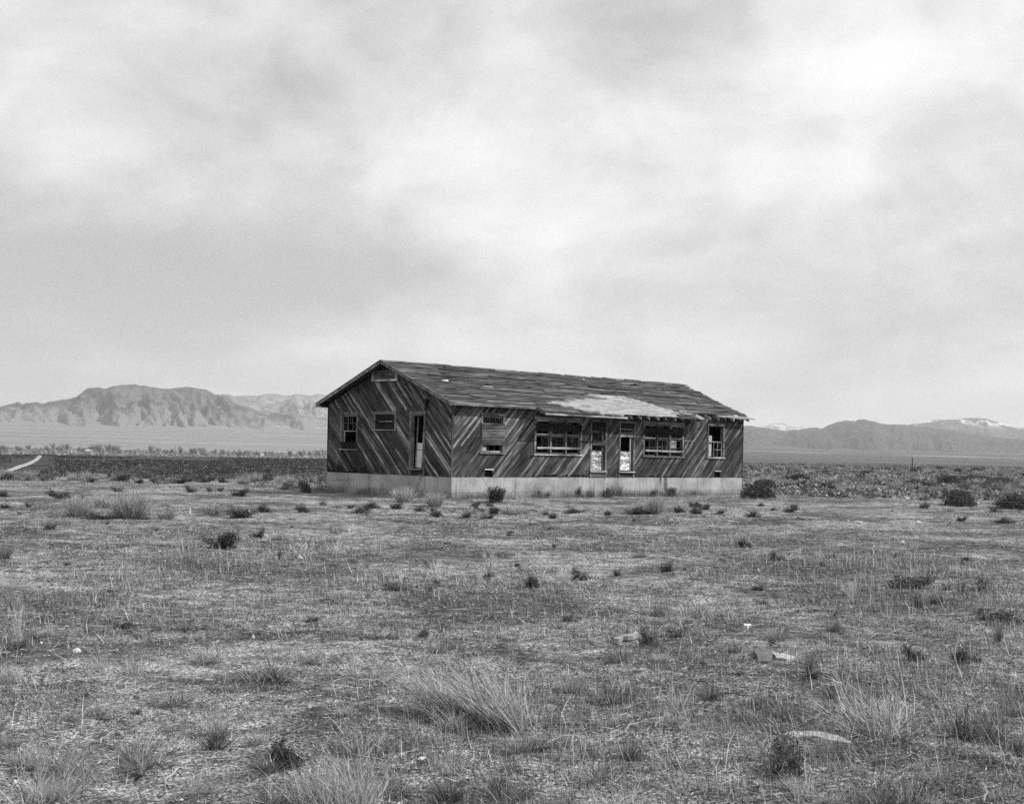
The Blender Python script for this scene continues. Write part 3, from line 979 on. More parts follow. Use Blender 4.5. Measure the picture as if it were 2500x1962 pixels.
wb('door_panel', 'F', r[0] + 0.13, r[1] - 0.27, -0.06, -0.03, 0.3, 0.93, M_PEEL, d2)
wb('door_panel', 'F', r[0] + 0.13, r[1] - 0.27, -0.06, -0.028, 0.95, 1.12, M_PEEL, d2)
wb('door_stile', 'F', r[1] - 0.27, r[1] - 0.2, -0.07, -0.02, 0.28, 1.74, M_PALETRIM, d2)
wb('threshold', 'F', r[0], r[1], -0.08, 0.10, 0.205, 0.25, M_PALETRIM, d2)
wb('step_board', 'F', r[0] + 0.03, r[1] - 0.03, -0.05, 0.0, 0.02, 0.16, M_DARKWOOD, d2)

# front: right-hand window, top gone, lower sash slipped
r = OPEN_F['w4']
o = casing('F', r, head=0.10)
setp(o, 'right-hand window, empty above a slipped four-lite sash')
par = o
for (nm, a0, a1, z0, z1) in (('stile', 16.66, 16.70, 0.93, 1.66), ('stile', 17.27, 17.31, 0.93, 1.64), ('rail', 16.30, 17.26, 1.64, 1.69), ('rail', 16.66, 17.31, 0.93, 0.97)):
    wb(nm, 'F', a0, a1, -0.04, 0.0, z0, z1, M_PALETRIM, par, -0.02)
wb('muntin', 'F', 16.97, 16.985, -0.035, -0.01, 0.97, 1.64, M_PALETRIM, par, -0.03)
wb('muntin', 'F', 16.70, 17.27, -0.035, -0.01, 1.29, 1.305, M_PALETRIM, par, -0.01)
wb('blind', 'F', 16.23, 16.62, -0.09, -0.08, 0.95, 1.95, plain('faded_blind', 0.42, 0.2), par)
for (x0, x1, q0, q1) in ((16.70, 16.965, 0.97, 1.285), (16.99, 17.26, 0.97, 1.285), (16.99, 17.26, 1.31, 1.63)):
    wb('pane', 'F', x0, x1, -0.03, -0.026, q0, q1, M_GLASS, par)

# crawl-space vents with pale hoods
for (a0, a1, z0, z1) in VENT_F:
    v = wboxes('crawl_vent', 'F', [(a0 - 0.03, a1 + 0.03, 0.0, 0.075, z1 - 0.015, z1 + 0.03)], M_PALETRIM, house)
    wb('vent_frame', 'F', a0 - 0.025, a0, -0.02, 0.03, z0, z1 - 0.016, M_DARKWOOD, v)
    wb('vent_frame', 'F', a1, a1 + 0.025, -0.02, 0.03, z0, z1 - 0.016, M_DARKWOOD, v)
# loose wire across the upper wall
boxes('wire', [(3.78, 4.35, -0.034, -0.026, HZ + 2.36, HZ + 2.372)], M_TRIM, house)
boxes('wire', [(14.4, 15.2, -0.034, -0.026, HZ + 1.66, HZ + 1.672)], M_PALETRIM, house)

# ---- roof
def rmap(u, s, n=0.0, back=False):
    """roof coordinates: along the ridge, down the slope, out of the plane"""
    v = s * CA - n * SA
    z = HR - s * SA + n * CA
    return Vector((u, VR + v if back else VR - v, z + HZ))


def s_at(v):
    return (VR - v) / CA


HOLE = (13.75, 15.15, 0.47, 0.92)
S_MAIN, S_PORCH, S_MID, S_RIGHT = s_at(-0.30), s_at(-0.71), s_at(-0.66), s_at(-0.06)
UL, UR = -0.42, 19.15


def roof_pieces(lst, name, mat, parent, n0, n1, back=False):
    vs, fs = [], []
    for (u0, u1, s0, s1) in lst:
        k = len(vs)
        for n in (n0, n1):
            for (u, s) in ((u0, s0), (u1, s0), (u1, s1), (u0, s1)):
                vs.append(rmap(u, s, n, back))
        fs += [tuple(i + k for i in f) for f in BOXF]
    return link(name, py_mesh(name, vs, fs, mat), parent)


deck = [(UL, HOLE[0], 0, S_MAIN), (HOLE[0], HOLE[1], 0, HOLE[2]), (HOLE[0], HOLE[1], HOLE[3], S_MAIN), (HOLE[1], 15.0, 0, S_MAIN), (15.0, UR, 0, S_RIGHT), (4.3, 9.3, S_MAIN + 0.001, S_PORCH)]
rg = random.Random(4)
u = 9.3
while u < 14.95:
    du = rg.uniform(0.35, 1.1)
    deck.append((u + 0.002, min(u + du, 15.0), S_MAIN + 0.001, S_MID + rg.uniform(-0.13, 0.05)))
    u += du
roof = roof_pieces(deck, 'roof', M_DECK, house, -0.028, 0.0)
setp(roof, 'weathered roof slope losing its covering in strips')
roof_pieces([(UL, UR, 0.0, s_at(-0.30))], 'rear_roof', M_SHINGLE, house, -0.028, 0.012, back=True)

# pale bare region (u limits by slope distance)
PALE = [(s_at(1.62), 9.2, 11.6), (s_at(1.3), 9.3, 12.3), (s_at(1.05), 9.9, 12.6), (s_at(0.85), 7.6, 12.9), (s_at(0.6), 7.2, 13.1), (s_at(0.4), 5.9, 13.3), (s_at(0.12), 5.2, 13.6), (s_at(-0.1), 6.3, 13.7), (s_at(-0.4), 7.0, 13.3), (s_at(-0.8), 8.0, 12.9)]


def pale_range(s):
    if s < PALE[0][0] or s > PALE[-1][0]:
        return None
    ss = [p[0] for p in PALE]
    return float(np.interp(s, ss, [p[1] for p in PALE])), float(np.interp(s, ss, [p[2] for p in PALE]))


def strip(u0, u1, s0, s1, n, rnd, mat=M_SHINGLE, name='shingle_strip', curl=1.0):
    """a curled strip of roofing: lower edge lifts a little, ragged ends"""
    seg = max(1, min(6, int((u1 - u0) / 0.6)))
    c = rmap((u0 + u1) / 2, (s0 + s1) / 2)
    X = Vector((1, 0, 0))
    Yv = (rmap(0, 0) - rmap(0, 1)).normalized()
    Z = X.cross(Yv)
    vs, fs = [], []
    for i in range(seg + 1):
        f = i / seg
        x = (u0 + (u1 - u0) * f) - (u0 + u1) / 2
        e0 = rnd.uniform(-0.05, 0.05) if i in (0, seg) else 0
        lift = n + curl * (rnd.uniform(0.008, 0.026) + (rnd.uniform(0.01, 0.035) if rnd.random() < 0.12 else 0))
        hw = (s1 - s0) / 2
        low = hw + rnd.uniform(-0.02, 0.015)
        vs += [(x, hw, n), (x, hw, n + 0.006), (x + e0, -low, lift), (x + e0, -low, lift + 0.012)]
    for i in range(seg):
        k = i * 4
        fs += [(k + 1, k + 3, k + 7, k + 5), (k, k + 4, k + 6, k + 2), (k + 2, k + 6, k + 7, k + 3), (k, k + 1, k + 5, k + 4)]
    m = seg * 4
    fs += [(0, 2, 3, 1), (m, m + 1, m + 3, m + 2)]
    o = link(name, py_mesh(name, vs, fs, mat), roof)
    Mx = Matrix((X, Yv, Z)).transposed().to_4x4()
    Mx.translation = c
    o.matrix_local = Mx
    return o


EXPO = 0.2
row, s, nstrip = 0, 0.02, 0
while s < S_PORCH - 0.03:
    s1 = s + EXPO
    sm = (s + s1) / 2
    smax_of = lambda u: S_MAIN if u < 4.3 else (S_PORCH if u < 9.3 else (S_MID if u < 15.0 else S_RIGHT))
    spans = [(UL + 0.01, UR + rg.uniform(-0.12, 0.2))]
    if sm > S_MAIN:
        spans = [(4.31, 14.6)]
    if sm > S_RIGHT and sm <= S_MAIN:
        spans = [(UL + 0.01, 14.9)]
    cuts = []
    p = pale_range(sm)
    if p:
        cuts.append((p[0] + rg.uniform(-0.45, 0.45), p[1] + rg.uniform(-0.12, 0.12)))
    if HOLE[2] < sm < HOLE[3]:
        cuts.append((HOLE[0] + (0.05 if sm < 0.6 else 0.45), HOLE[1] - (0.3 if sm < 0.6 else 0.05)))
    # small random bald spots, more to the right
    for _ in range(rg.choice([0, 0, 0, 1])):
        c0 = rg.choice([rg.uniform(9, 18.6), rg.uniform(13, 18.8), rg.uniform(1, 18)])
        cuts.append((c0, c0 + rg.uniform(0.2, 0.8)))
    for (a, b) in cuts:
        nxt = []
        for (p0, p1) in spans:
            if b <= p0 or a >= p1:
                nxt.append((p0, p1))
            else:
                if a - p0 > 0.15:
                    nxt.append((p0, a))
                if p1 - b > 0.15:
                    nxt.append((b, p1))
        spans = nxt
    for (p0, p1) in spans:
        x = p0
        while x < p1 - 0.05:
            ln = rg.choice([rg.uniform(0.5, 1.6), rg.uniform(1.2, 2.8)])
            x1 = min(p1, x + ln)
            if p1 - x1 < 0.4:
                x1 = p1
            off = rg.uniform(-0.012, 0.012)
            strip(x, x1 - 0.006, s + off, s1 + 0.045 + off, 0.003 + 0.002 * (nstrip % 3), rg)
            nstrip += 1
            x = x1
    s = s1
# bare under-courses showing through the torn patch
s = PALE[0][0]
while s < S_PORCH - 0.05:
    p = pale_range(s + 0.06)
    if p:
        x = p[0] - 0.3
        while x < p[1] + 0.2:
            x1 = min(x + rg.uniform(1.2, 3.2), p[1] + 0.2)
            strip(x, x1 - 0.008, s, s + 0.16, 0.0015, rg, M_DECK, 'under_shingle', 0.35)
            x = x1 + 0.001
    s += 0.13
# wind-torn pieces standing on the roof
for (u0, u1, v0, w_, lift) in ((1.0, 4.2, 2.62, 0.10, 0.05), (6.6, 9.2, 1.62, 0.08, 0.05), (4.6, 7.4, 2.9, 0.09, 0.045), (10.5, 14.6, 2.55, 0.08, 0.05), (13.2, 17.6, 2.0, 0.08, 0.045), (8.2, 10.6, 2.2, 0.07, 0.05), (15.0, 18.4, 1.1, 0.08, 0.05), (2.6, 5.6, 1.35, 0.06, 0.04), (15.0, 18.2, 0.45, 0.07, 0.05), (16.2, 19.3, 2.9, 0.08, 0.05)):
    s0 = s_at(v0)
    strip(u0, u1, s0, s0 + w_ + 0.15, lift - 0.01, rg)
for (u0, u1, v0, dv, n) in ((14.45, 15.6, 0.05, 0.14, 0.012), (13.2, 14.7, -0.28, 0.16, 0.012), (10.6, 11.9, -0.52, 0.1, 0.014)):
    strip(u0, u1, s_at(v0 + dv), s_at(v0), n, rg, M_DECK, 'bare_shingle')
# ridge cap, broken into lengths
u = UL
while u < UR - 0.1:
    ln = rg.uniform(0.5, 1.5)
    u1 = min(u + ln, UR + 0.1)
    h = rg.uniform(0.0, 0.02)
    vs = []
    for x in (u, u1 - 0.01):
        j = rg.uniform(-0.012, 0.018)
        vs += [(x, VR - 0.16, HZ + HR - 0.16 * TANR + 0.02 + h), (x, VR, HZ + HR + 0.025 + h + j), (x, VR + 0.16, HZ + HR - 0.16 * TANR + 0.02 + h), (x, VR, HZ + HR + h - 0.012)]
    link('ridge_cap', py_mesh('ridge_cap', vs, [(0, 1, 5, 4), (1, 2, 6, 5), (2, 3, 7, 6), (3, 0, 4, 7), (0, 3, 2, 1), (4, 5, 6, 7)], rg.choice([M_SHINGLE, M_SHINGLE, M_TRIM]), ), roof)
    u = u1 + (rg.uniform(0.05, 0.4) if rg.random() < 0.3 else 0)
# right end: ragged sheathing boards past the verge
for (s0, du, wd) in ((0.05, 0.32, 0.12), (0.62, 0.1, 0.14), (1.5, 0.12, 0.1), (2.3, 0.08, 0.12), (3.1, 0.14, 0.1), (3.9, 0.22, 0.12)):
    o = roof_pieces([(18.2, UR + du, s0, s0 + wd)], 'sheathing_board', M_TRIM, roof, 0.012, 0.03)
# fascia, barge boards, eave returns
boxes('fascia', [(UL, 4.30, -0.335, -0.302, HZ + 2.735, HZ + 2.815)], M_CASING, house)
boxes('fascia_strip', [(UL - 0.005, 4.31, -0.352, -0.336, HZ + 2.80, HZ + 2.845)], M_PALETRIM, house)
boxes('soffit', [(UL, 4.28, -0.30, -0.03, HZ + 2.735, HZ + 2.75)], M_DARKWOOD, house)
ps = [rmap(4.30, S_MAIN - 0.05, 0.0), rmap(4.30, s_at(-0.86), 0.0)]
vs = []
for x in (4.27, 4.315):
    vs += [(x, ps[0].y, ps[0].z - 0.125), (x, ps[1].y, ps[1].z - 0.12), (x, ps[1].y, ps[1].z + 0.012), (x, ps[0].y, ps[0].z + 0.012)]
link('porch_barge', py_mesh('porch_barge', vs, [(0, 1, 2, 3), (7, 6, 5, 4), (0, 4, 5, 1), (1, 5, 6, 2), (2, 6, 7, 3), (3, 7, 4, 0)], M_BOARD), house)
obox('porch_fascia', Vector((6.8, -0.86, HZ + 2.545)), Vector((2.53, 0, -0.004)), Vector((0, 0.014, 0)), Vector((0, 0, 0.04)), M_PALETRIM, house)
for back in (False, True):
    sm = s_at(-0.30)
    vs = []
    for x in (UL - 0.03, UL):
        for (s, n) in ((0.0, -0.15), (sm, -0.15), (sm, 0.012), (0.0, 0.012)):
            vs.append(rmap(x, s, n, back))
    link('barge_board', py_mesh('barge_board', vs, [(0, 1, 2, 3), (7, 6, 5, 4), (0, 4, 5, 1), (1, 5, 6, 2), (2, 6, 7, 3), (3, 7, 4, 0)], M_CASING), house)
    vs = []
    for x in (UL - 0.05, UL + 0.03):
        for (s, n) in ((0.0, 0.0125), (sm + 0.03, 0.0125), (sm + 0.03, 0.04), (0.0, 0.04)):
            vs.append(rmap(x, s, n, back))
    link('verge_strip', py_mesh('verge_strip', vs, [(0, 1, 2, 3), (7, 6, 5, 4), (0, 4, 5, 1), (1, 5, 6, 2), (2, 6, 7, 3), (3, 7, 4, 0)], M_TRIM), house)
boxes('rear_fascia', [(UL, UR, HW + 0.302, HW + 0.33, HZ + 2.70, HZ + 2.83)], M_TRIM, house)
boxes('eave_return', [(UL - 0.012, UL + 0.02, HW - 0.02, HW + 0.30, HZ + 2.70, HZ + 2.755)], M_PALETRIM, house)
boxes('soffit', [(UL + 0.03, UR, HW + 0.01, HW + 0.30, HZ + 2.70, HZ + 2.715)], M_DARKWOOD, house)
# rafter tails
u = 4.75
while u < 19.0:
    vt = -0.83 if u < 9.3 else (-0.78 + rg.uniform(-0.03, 0.05) if u < 15.0 else -0.40 + rg.uniform(-0.05, 0.04))
    vs = []
    for x in (u, u + 0.05):
        p0, p1 = rmap(x, s_at(0.3), -0.030), rmap(x, s_at(vt), -0.030)
        vs += [(x, p0.y, p0.z - 0.11), (x, p1.y, p1.z - 0.105), (x, p1.y, p1.z), (x, p0.y, p0.z)]
    link('rafter', py_mesh('rafter', vs, [(0, 1, 2, 3), (7, 6, 5, 4), (0, 4, 5, 1), (1, 5, 6, 2), (2, 6, 7, 3), (3, 7, 4, 0)], M_RAFTER), house)
    u += 0.61 + rg.uniform(-0.02, 0.02)
# last loose eave boards on the right-hand rafters
for (u0, u1, v0, v1) in ((16.6, 19.1, -0.26, -0.12), (17.6, 19.42, -0.40, -0.29)):
    roof_pieces([(u0, u1, s_at(v1), s_at(v0))], 'eave_board', M_CASING, roof, -0.029, -0.006)
# stub vent pipe and a loose lath by the ridge
vs = []
for k in range(8):
    for z in (HZ + 4.25, HZ + 4.47):
        vs.append((2.62 + 0.035 * math.cos(k * math.pi / 4), 3.35 + 0.035 * math.sin(k * math.pi / 4), z))
link('vent_pipe', py_mesh('vent_pipe', vs, [(2 * k, 2 * ((k + 1) % 8), 2 * ((k + 1) % 8) + 1, 2 * k + 1) for k in range(8)] + [tuple(range(1, 16, 2))], plain('vent_iron', 0.04)), roof)
roof_pieces([(1.9, 3.1, 0.95, 1.02)], 'loose_lath', M_DARKWOOD, roof, 0.03, 0.05)
# ------------------------------------------------------------------ plants
def blades(base, direc, length, width, bend, segs, rng, side=None):
    """tapering ribbons: base Nx3, unit direction Nx3, bend Nx3 added with the square of the length"""
    N = len(base)
    if side is None:
        a = rng.uniform(0, 2 * np.pi, N)
        side = np.stack([np.cos(a), np.sin(a), np.zeros(N)], -1)
    vs = np.empty((N, 2 * segs + 1, 3))
    for l in range(segs + 1):
        t = l / segs
        p = base + direc * (length * t)[:, None] + bend * (length * t * t)[:, None]
        if l < segs:
            wd = (width * (1 - 0.72 * t) / 2)[:, None]
            vs[:, 2 * l] = p - side * wd
            vs[:, 2 * l + 1] = p + side * wd
        else:
            vs[:, 2 * segs] = p
    f = []
    for l in range(segs - 1):
        k = 2 * l
        f += [(k, k + 1, k + 3), (k, k + 3, k + 2)]
    k = 2 * (segs - 1)
    f.append((k, k + 1, k + 2))
    f = np.array(f)
    F = (f[None] + (np.arange(N) * (2 * segs + 1))[:, None, None]).reshape(-1, 3)
    return vs.reshape(-1, 3), F


def tips(base, direc, length, bend, t):
    return base + direc * (length * t)[:, None] + bend * (length * t * t)[:, None]


def norm(v):
    return v / np.maximum(np.linalg.norm(v, axis=-1, keepdims=True), 1e-9)


class Geo:
    def __init__(self):
        self.V, self.F, self.T, self.n = [], [], [], 0

    def add(self, V, F, tone):
        self.V.append(V)
        self.F.append(F + self.n)
        self.T.append(np.broadcast_to(tone, (len(V),)) if np.ndim(tone) == 0 else tone)
        self.n += len(V)

    def out(self, unit=True):
        V, F, T = np.concatenate(self.V), np.concatenate(self.F), np.concatenate(self.T)
        if unit:                                    # one wide, one high, standing on zero
            r = np.percentile(np.hypot(V[:, 0], V[:, 1]), 97)
            V = V * np.array([0.5 / r, 0.5 / r, 1.0 / np.percentile(V[:, 2], 99)])
        return V, F, T


def leaf_tris(P, size, rng):
    """small leaf-sized triangles at points P"""
    N = len(P)
    a, b = norm(rng.normal(size=(N, 3))), norm(rng.normal(size=(N, 3)))
    s = (size * rng.uniform(0.6, 1.4, N))[:, None]
    V = np.stack([P - a * s * 0.5, P + a * s * 0.5, P + b * s], 1).reshape(-1, 3)
    return V, np.arange(3 * N).reshape(N, 3)


def broom(seed, n=420, spread=0.55, lean=(0, 0), twigs=2, thick=0.012, base_r=0.16, dark=0.25):
    """feathery desert brush: many thin stems fanning from a woody crown"""
    rng = np.random.default_rng(seed)
    g = Geo()
    a = rng.uniform(0, 2 * np.pi, n)
    th = np.abs(rng.normal(0, spread, n))
    rb = base_r * np.sqrt(rng.uniform(0, 1, n))
    base = np.stack([rb * np.cos(a), rb * np.sin(a), rng.uniform(-0.03, 0.02, n)], -1)
    a2 = a + rng.normal(0, 0.5, n)
    d = norm(np.stack([np.sin(th) * np.cos(a2) + lean[0], np.sin(th) * np.sin(a2) + lean[1], np.cos(th) + 0.05], -1))
    L = rng.uniform(0.45, 1.0, n) * (1 - 0.18 * th)
    bend = np.stack([rng.normal(0, 0.08, n), rng.normal(0, 0.08, n), rng.uniform(0.0, 0.28, n)], -1)
    V, F = blades(base, d, L, np.full(n, thick), bend, 3, rng)
    tn = np.where(rng.uniform(size=n) < dark, rng.uniform(0.25, 0.6, n), rng.uniform(0.7, 1.5, n))
    g.add(V, F, np.repeat(tn, 7))
    for k in range(twigs):
        t = rng.uniform(0.35, 0.85, n)
        b2 = tips(base, d, L, bend, t)
        d2 = norm(d + rng.normal(0, 0.4, (n, 3)) + np.array([0, 0, 0.3]))
        V, F = blades(b2, d2, L * rng.uniform(0.15, 0.4, n), np.full(n, thick * 0.6), bend * 0.6, 2, rng)
        g.add(V, F, np.repeat(tn * rng.uniform(0.8, 1.25, n), 5))
    return g.out()


def scrag(seed, n=420, crowns=8, reach=0.34, tilt=0.4, lean=(0.0, 0.0), thick=0.010, dark=0.4, fallen=0.18, twigs=2, kink=0.5):
    """ragged desert brush: several crowns leaning their own way, broken and fallen stems, gaps"""
    rng = np.random.default_rng(seed)
    g = Geo()
    ca = rng.uniform(0, 2 * np.pi, crowns)
    cr = reach * np.sqrt(rng.uniform(0, 1, crowns))
    cp = np.stack([cr * np.cos(ca), 0.7 * cr * np.sin(ca), np.zeros(crowns)], -1)
    cl_ = np.stack([rng.normal(lean[0], tilt * 0.55, crowns), rng.normal(lean[1], tilt * 0.55, crowns)], -1)
    ch = rng.uniform(0.35, 1.0, crowns)
    k = rng.choice(crowns, n, p=(lambda q: q / q.sum())(rng.uniform(0.2, 1, crowns)))
    base = cp[k] + np.concatenate([rng.normal(0, 0.05, (n, 2)), np.full((n, 1), -0.02)], 1)
    out = rng.normal(0, tilt, (n, 2))
    d = norm(np.concatenate([cl_[k] + out, np.ones((n, 1))], 1))
    fl = rng.uniform(size=n) < fallen
    aa_ = rng.uniform(0, 2 * np.pi, n)
    d[fl] = norm(np.stack([np.cos(aa_[fl]), np.sin(aa_[fl]), rng.uniform(0.02, 0.3, fl.sum())], -1))
    L = ch[k] * np.clip(rng.lognormal(-0.35, 0.4, n), 0.15, 1.15) * np.where(fl, 0.7, 1.0)
    bend = rng.normal(0, 0.16, (n, 3))
    bend[fl, 2] = np.abs(bend[fl, 2]) * 0.2
    V, F = blades(base, d, L, thick * rng.uniform(0.6, 1.5, n), bend, 3, rng)
    tn = np.where(rng.uniform(size=n) < dark, rng.uniform(0.12, 0.45, n), rng.uniform(0.6, 1.5, n))
    g.add(V, F, np.repeat(tn, 7))
    for q in range(twigs):
        t = rng.uniform(0.3, 0.95, n)
        b2 = tips(base, d, L, bend, t)
        d2 = norm(d + rng.normal(0, kink, (n, 3)))
        V, F = blades(b2, d2, L * rng.uniform(0.12, 0.45, n), np.full(n, thick * 0.6), rng.normal(0, 0.2, (n, 3)), 2, rng)
        g.add(V, F, np.repeat(tn * rng.uniform(0.7, 1.3, n), 5))
    return g.out()


def sage(seed, nb=46, leaves=34, flat=0.75, size=0.042, clump=11):
    """dark leafy shrub: several uneven leafy heads on woody stems, gaps and dead sticks between"""
    rng = np.random.default_rng(seed)
    g = Geo()
    c = rng.uniform(0, 2 * np.pi, clump)
    cr = rng.uniform(0.05, 0.52, clump)
    heads = np.stack([cr * np.cos(c), cr * np.sin(c), rng.uniform(0.15, 1.0, clump) ** 1.3 * flat], -1)
    pick = rng.choice(clump, nb, p=(lambda q: q / q.sum())(rng.uniform(0.15, 1, clump)))
    end = heads[pick] + rng.normal(0, 0.085, (nb, 3)) * np.array([1, 1, 1.2])
    end[:, 2] = np.maximum(end[:, 2], 0.05)
    base = rng.normal(0, 0.11, (nb, 3)) * np.array([1, 1, 0])
    dd = end - base
    L = np.linalg.norm(dd, axis=1)
    V, F = blades(base, norm(dd), L * 1.12, np.full(nb, 0.014), np.zeros((nb, 3)), 2, rng)
    g.add(V, F, np.repeat(rng.choice([0.8, 1.5, 4.0], nb), 5))
    t = rng.uniform(0.35, 1.1, (nb, leaves))
    P = base[:, None] + dd[:, None] * t[..., None] + rng.normal(0, 0.045, (nb, leaves, 3))
    P = P.reshape(-1, 3)
    P[:, 2] = np.maximum(P[:, 2], 0.02)
    V, F = leaf_tris(P, size, rng)
    g.add(V, F, np.repeat(rng.uniform(0.5, 1.9, len(P)), 3))
    m = 22                                          # dead sticks
    a = rng.uniform(0, 2 * np.pi, m)
    d = norm(np.stack([np.cos(a), np.sin(a), rng.uniform(0.1, 1.4, m)], -1))
    V, F = blades(rng.normal(0, 0.12, (m, 3)) * np.array([1, 1, 0]), d, rng.uniform(0.2, 0.6, m), np.full(m, 0.012), rng.normal(0, 0.2, (m, 3)) * np.array([1, 1, 0.3]), 3, rng)
    g.add(V, F, np.repeat(rng.uniform(2.0, 5.0, m), 7))
    return g.out()


def dome(seed, leaves=1500):
    """dense rounded bush, twiggy surface"""
    rng = np.random.default_rng(seed)
    g = Geo()
    n = 420
    d = norm(rng.normal(size=(n, 3)) * np.array([1, 1, 0.8]))
    d[:, 2] = np.abs(d[:, 2]) + 0.02
    L = 0.5 * rng.uniform(0.75, 1.08, n)
    V, F = blades(np.zeros((n, 3)) + rng.normal(0, 0.06, (n, 3)) * np.array([1, 1, 0.1]), norm(d), L, np.full(n, 0.011), rng.normal(0, 0.08, (n, 3)), 3, rng)
    g.add(V, F, np.repeat(rng.uniform(0.8, 2.6, n), 7))
    q = norm(rng.normal(size=(leaves, 3)))
    q[:, 2] = np.abs(q[:, 2])
    P = q * (0.5 * rng.uniform(0.45, 1.0, leaves) ** 0.6)[:, None] * (0.86 + 0.22 * fbm(q[:, 0] * 3 + seed, q[:, 1] * 3 + q[:, 2], seed, 2))[:, None]
    V, F = leaf_tris(P, 0.05, rng)
    g.add(V, F, np.repeat(rng.uniform(0.5, 1.6, leaves), 3))
    return g.out()


def tuft(seed, n=150, spread=0.4, thick=0.014, base_r=0.09):
    """spiky bunch grass"""
    rng = np.random.default_rng(seed)
    a = rng.uniform(0, 2 * np.pi, n)
    th = np.abs(rng.normal(0, spread, n))
    rb = base_r * np.sqrt(rng.uniform(0, 1, n))
    base = np.stack([rb * np.cos(a), rb * np.sin(a), np.full(n, -0.02)], -1)
    d = norm(np.stack([np.sin(th) * np.cos(a), np.sin(th) * np.sin(a), np.cos(th)], -1))
    L = rng.uniform(0.35, 1.0, n)
    bend = np.stack([np.cos(a) * 0.12, np.sin(a) * 0.12, -0.08 * np.ones(n)], -1) + rng.normal(0, 0.08, (n, 3))
    V, F = blades(base, d, L, np.full(n, thick), bend, 3, rng)
    g = Geo()
    g.add(V, F, np.repeat(rng.uniform(0.4, 1.9, n), 7))
    return g.out()


def twiggy(seed, n=20, spread=0.75, thick=0.03):
    """bare bleached skeleton of a bush: few curved stems, each forking"""
    rng = np.random.default_rng(seed)
    g = Geo()
    a = rng.uniform(0, 2 * np.pi, n)
    th = np.abs(rng.normal(0.25, spread * 0.6, n))
    base = rng.normal(0, 0.05, (n, 3)) * np.array([1, 1, 0])
    d = norm(np.stack([np.sin(th) * np.cos(a), np.sin(th) * np.sin(a), np.cos(th)], -1))
    L = rng.uniform(0.5, 1.0, n)
    bend = np.stack([np.cos(a) * 0.1, np.sin(a) * 0.1, rng.uniform(0.0, 0.35, n)], -1) + rng.normal(0, 0.12, (n, 3))
    for ang in (0.0, np.pi / 2):
        sd = np.stack([np.full(n, np.cos(ang)), np.full(n, np.sin(ang)), np.zeros(n)], -1)
        V, F = blades(base, d, L, np.full(n, thick), bend, 4, rng, sd)
        g.add(V, F, np.repeat(rng.uniform(0.7, 1.4, n), 9))
    for k in range(4):
        t = rng.uniform(0.3, 0.85, n)
        b2 = tips(base, d, L, bend, t)
        d2 = norm(d + rng.normal(0, 0.55, (n, 3)) + np.array([0, 0, 0.2]))
        V, F = blades(b2, d2, L * rng.uniform(0.2, 0.5, n), np.full(n, thick * 0.6), rng.normal(0, 0.15, (n, 3)), 3, rng)
        g.add(V, F, np.repeat(rng.uniform(0.7, 1.4, n), 7))
    return g.out()


def proto(nm, geos, mat):
    return [np_mesh(nm, V, F, mat, T) for (V, F, T) in geos]


PROTO = {
    'broom': proto('brush', [broom(100 + i, 300, 0.5, (RNG.normal(0, 0.15), 0)) for i in range(2)] + [scrag(104 + i, 420, 6, 0.22, 0.4, thick=0.012, dark=0.25, fallen=0.08) for i in range(4)], M_BROOM),
    'farbroom': proto('brush', [broom(340 + i, 650, 0.5, (RNG.normal(0, 0.12), 0), 2, 0.014, 0.24, 0.2) for i in range(4)], M_BROOM),
    'wispy': proto('brush', [scrag(120 + i, 150, 5, 0.36, 0.38, thick=0.008, dark=0.3, fallen=0.22) for i in range(5)], M_BROOM),
    'broomdark': proto('brush', [scrag(130 + i, 420, 9, 0.38, 0.5, thick=0.011, dark=0.72, fallen=0.25) for i in range(6)], M_BROOM),
    'sage': proto('sage', [sage(200 + i, 72, 46) for i in range(7)], M_SAGE),
    'low': proto('sage', [sage(220 + i, 64, 34, 0.5, 0.045, 15) for i in range(6)], M_SAGE),
    'dome': proto('dome', [dome(240 + i) for i in range(3)], M_SAGE),
    'tuft': proto('tuft', [tuft(260 + i) for i in range(5)], M_TUFT),
    'palegrass': proto('grass', [scrag(280 + i, 260, 12, 0.42, 0.4, thick=0.008, dark=0.35, fallen=0.3, twigs=0) for i in range(5)], M_DRY),
    'twig': proto('twig', [twiggy(300 + i) for i in range(5)], M_PALE),
    'neartwig': proto('twig', [twiggy(310 + i, 44, 0.9, 0.009) for i in range(4)], M_DRY),
    'bigbroom': proto('brush', [scrag(330, 1700, 22, 0.42, 0.24, (-0.6, 0.0), 0.0085, 0.22, 0.08, 2), scrag(331, 1500, 18, 0.40, 0.26, (-0.15, 0.0), 0.0085, 0.15, 0.06, 2), scrag(332, 800, 12, 0.40, 0.6, (-0.25, 0.1), 0.011, 0.35, 0.3, 3, 0.8)], M_BROOM),
}
NAME = {'broom': 'rabbitbrush', 'farbroom': 'rabbitbrush', 'wispy': 'rabbitbrush', 'broomdark': 'rabbitbrush', 'bigbroom': 'rabbitbrush', 'sage': 'sagebrush', 'low': 'low_shrub', 'dome': 'round_bush', 'tuft': 'bunch_grass', 'palegrass': 'dry_grass_clump', 'twig': 'dead_bush', 'neartwig': 'dead_bush'}
CAT = {'rabbitbrush': 'bush', 'sagebrush': 'shrub', 'low_shrub': 'shrub', 'round_bush': 'bush', 'bunch_grass': 'grass', 'dry_grass_clump': 'grass', 'dead_bush': 'bush'}


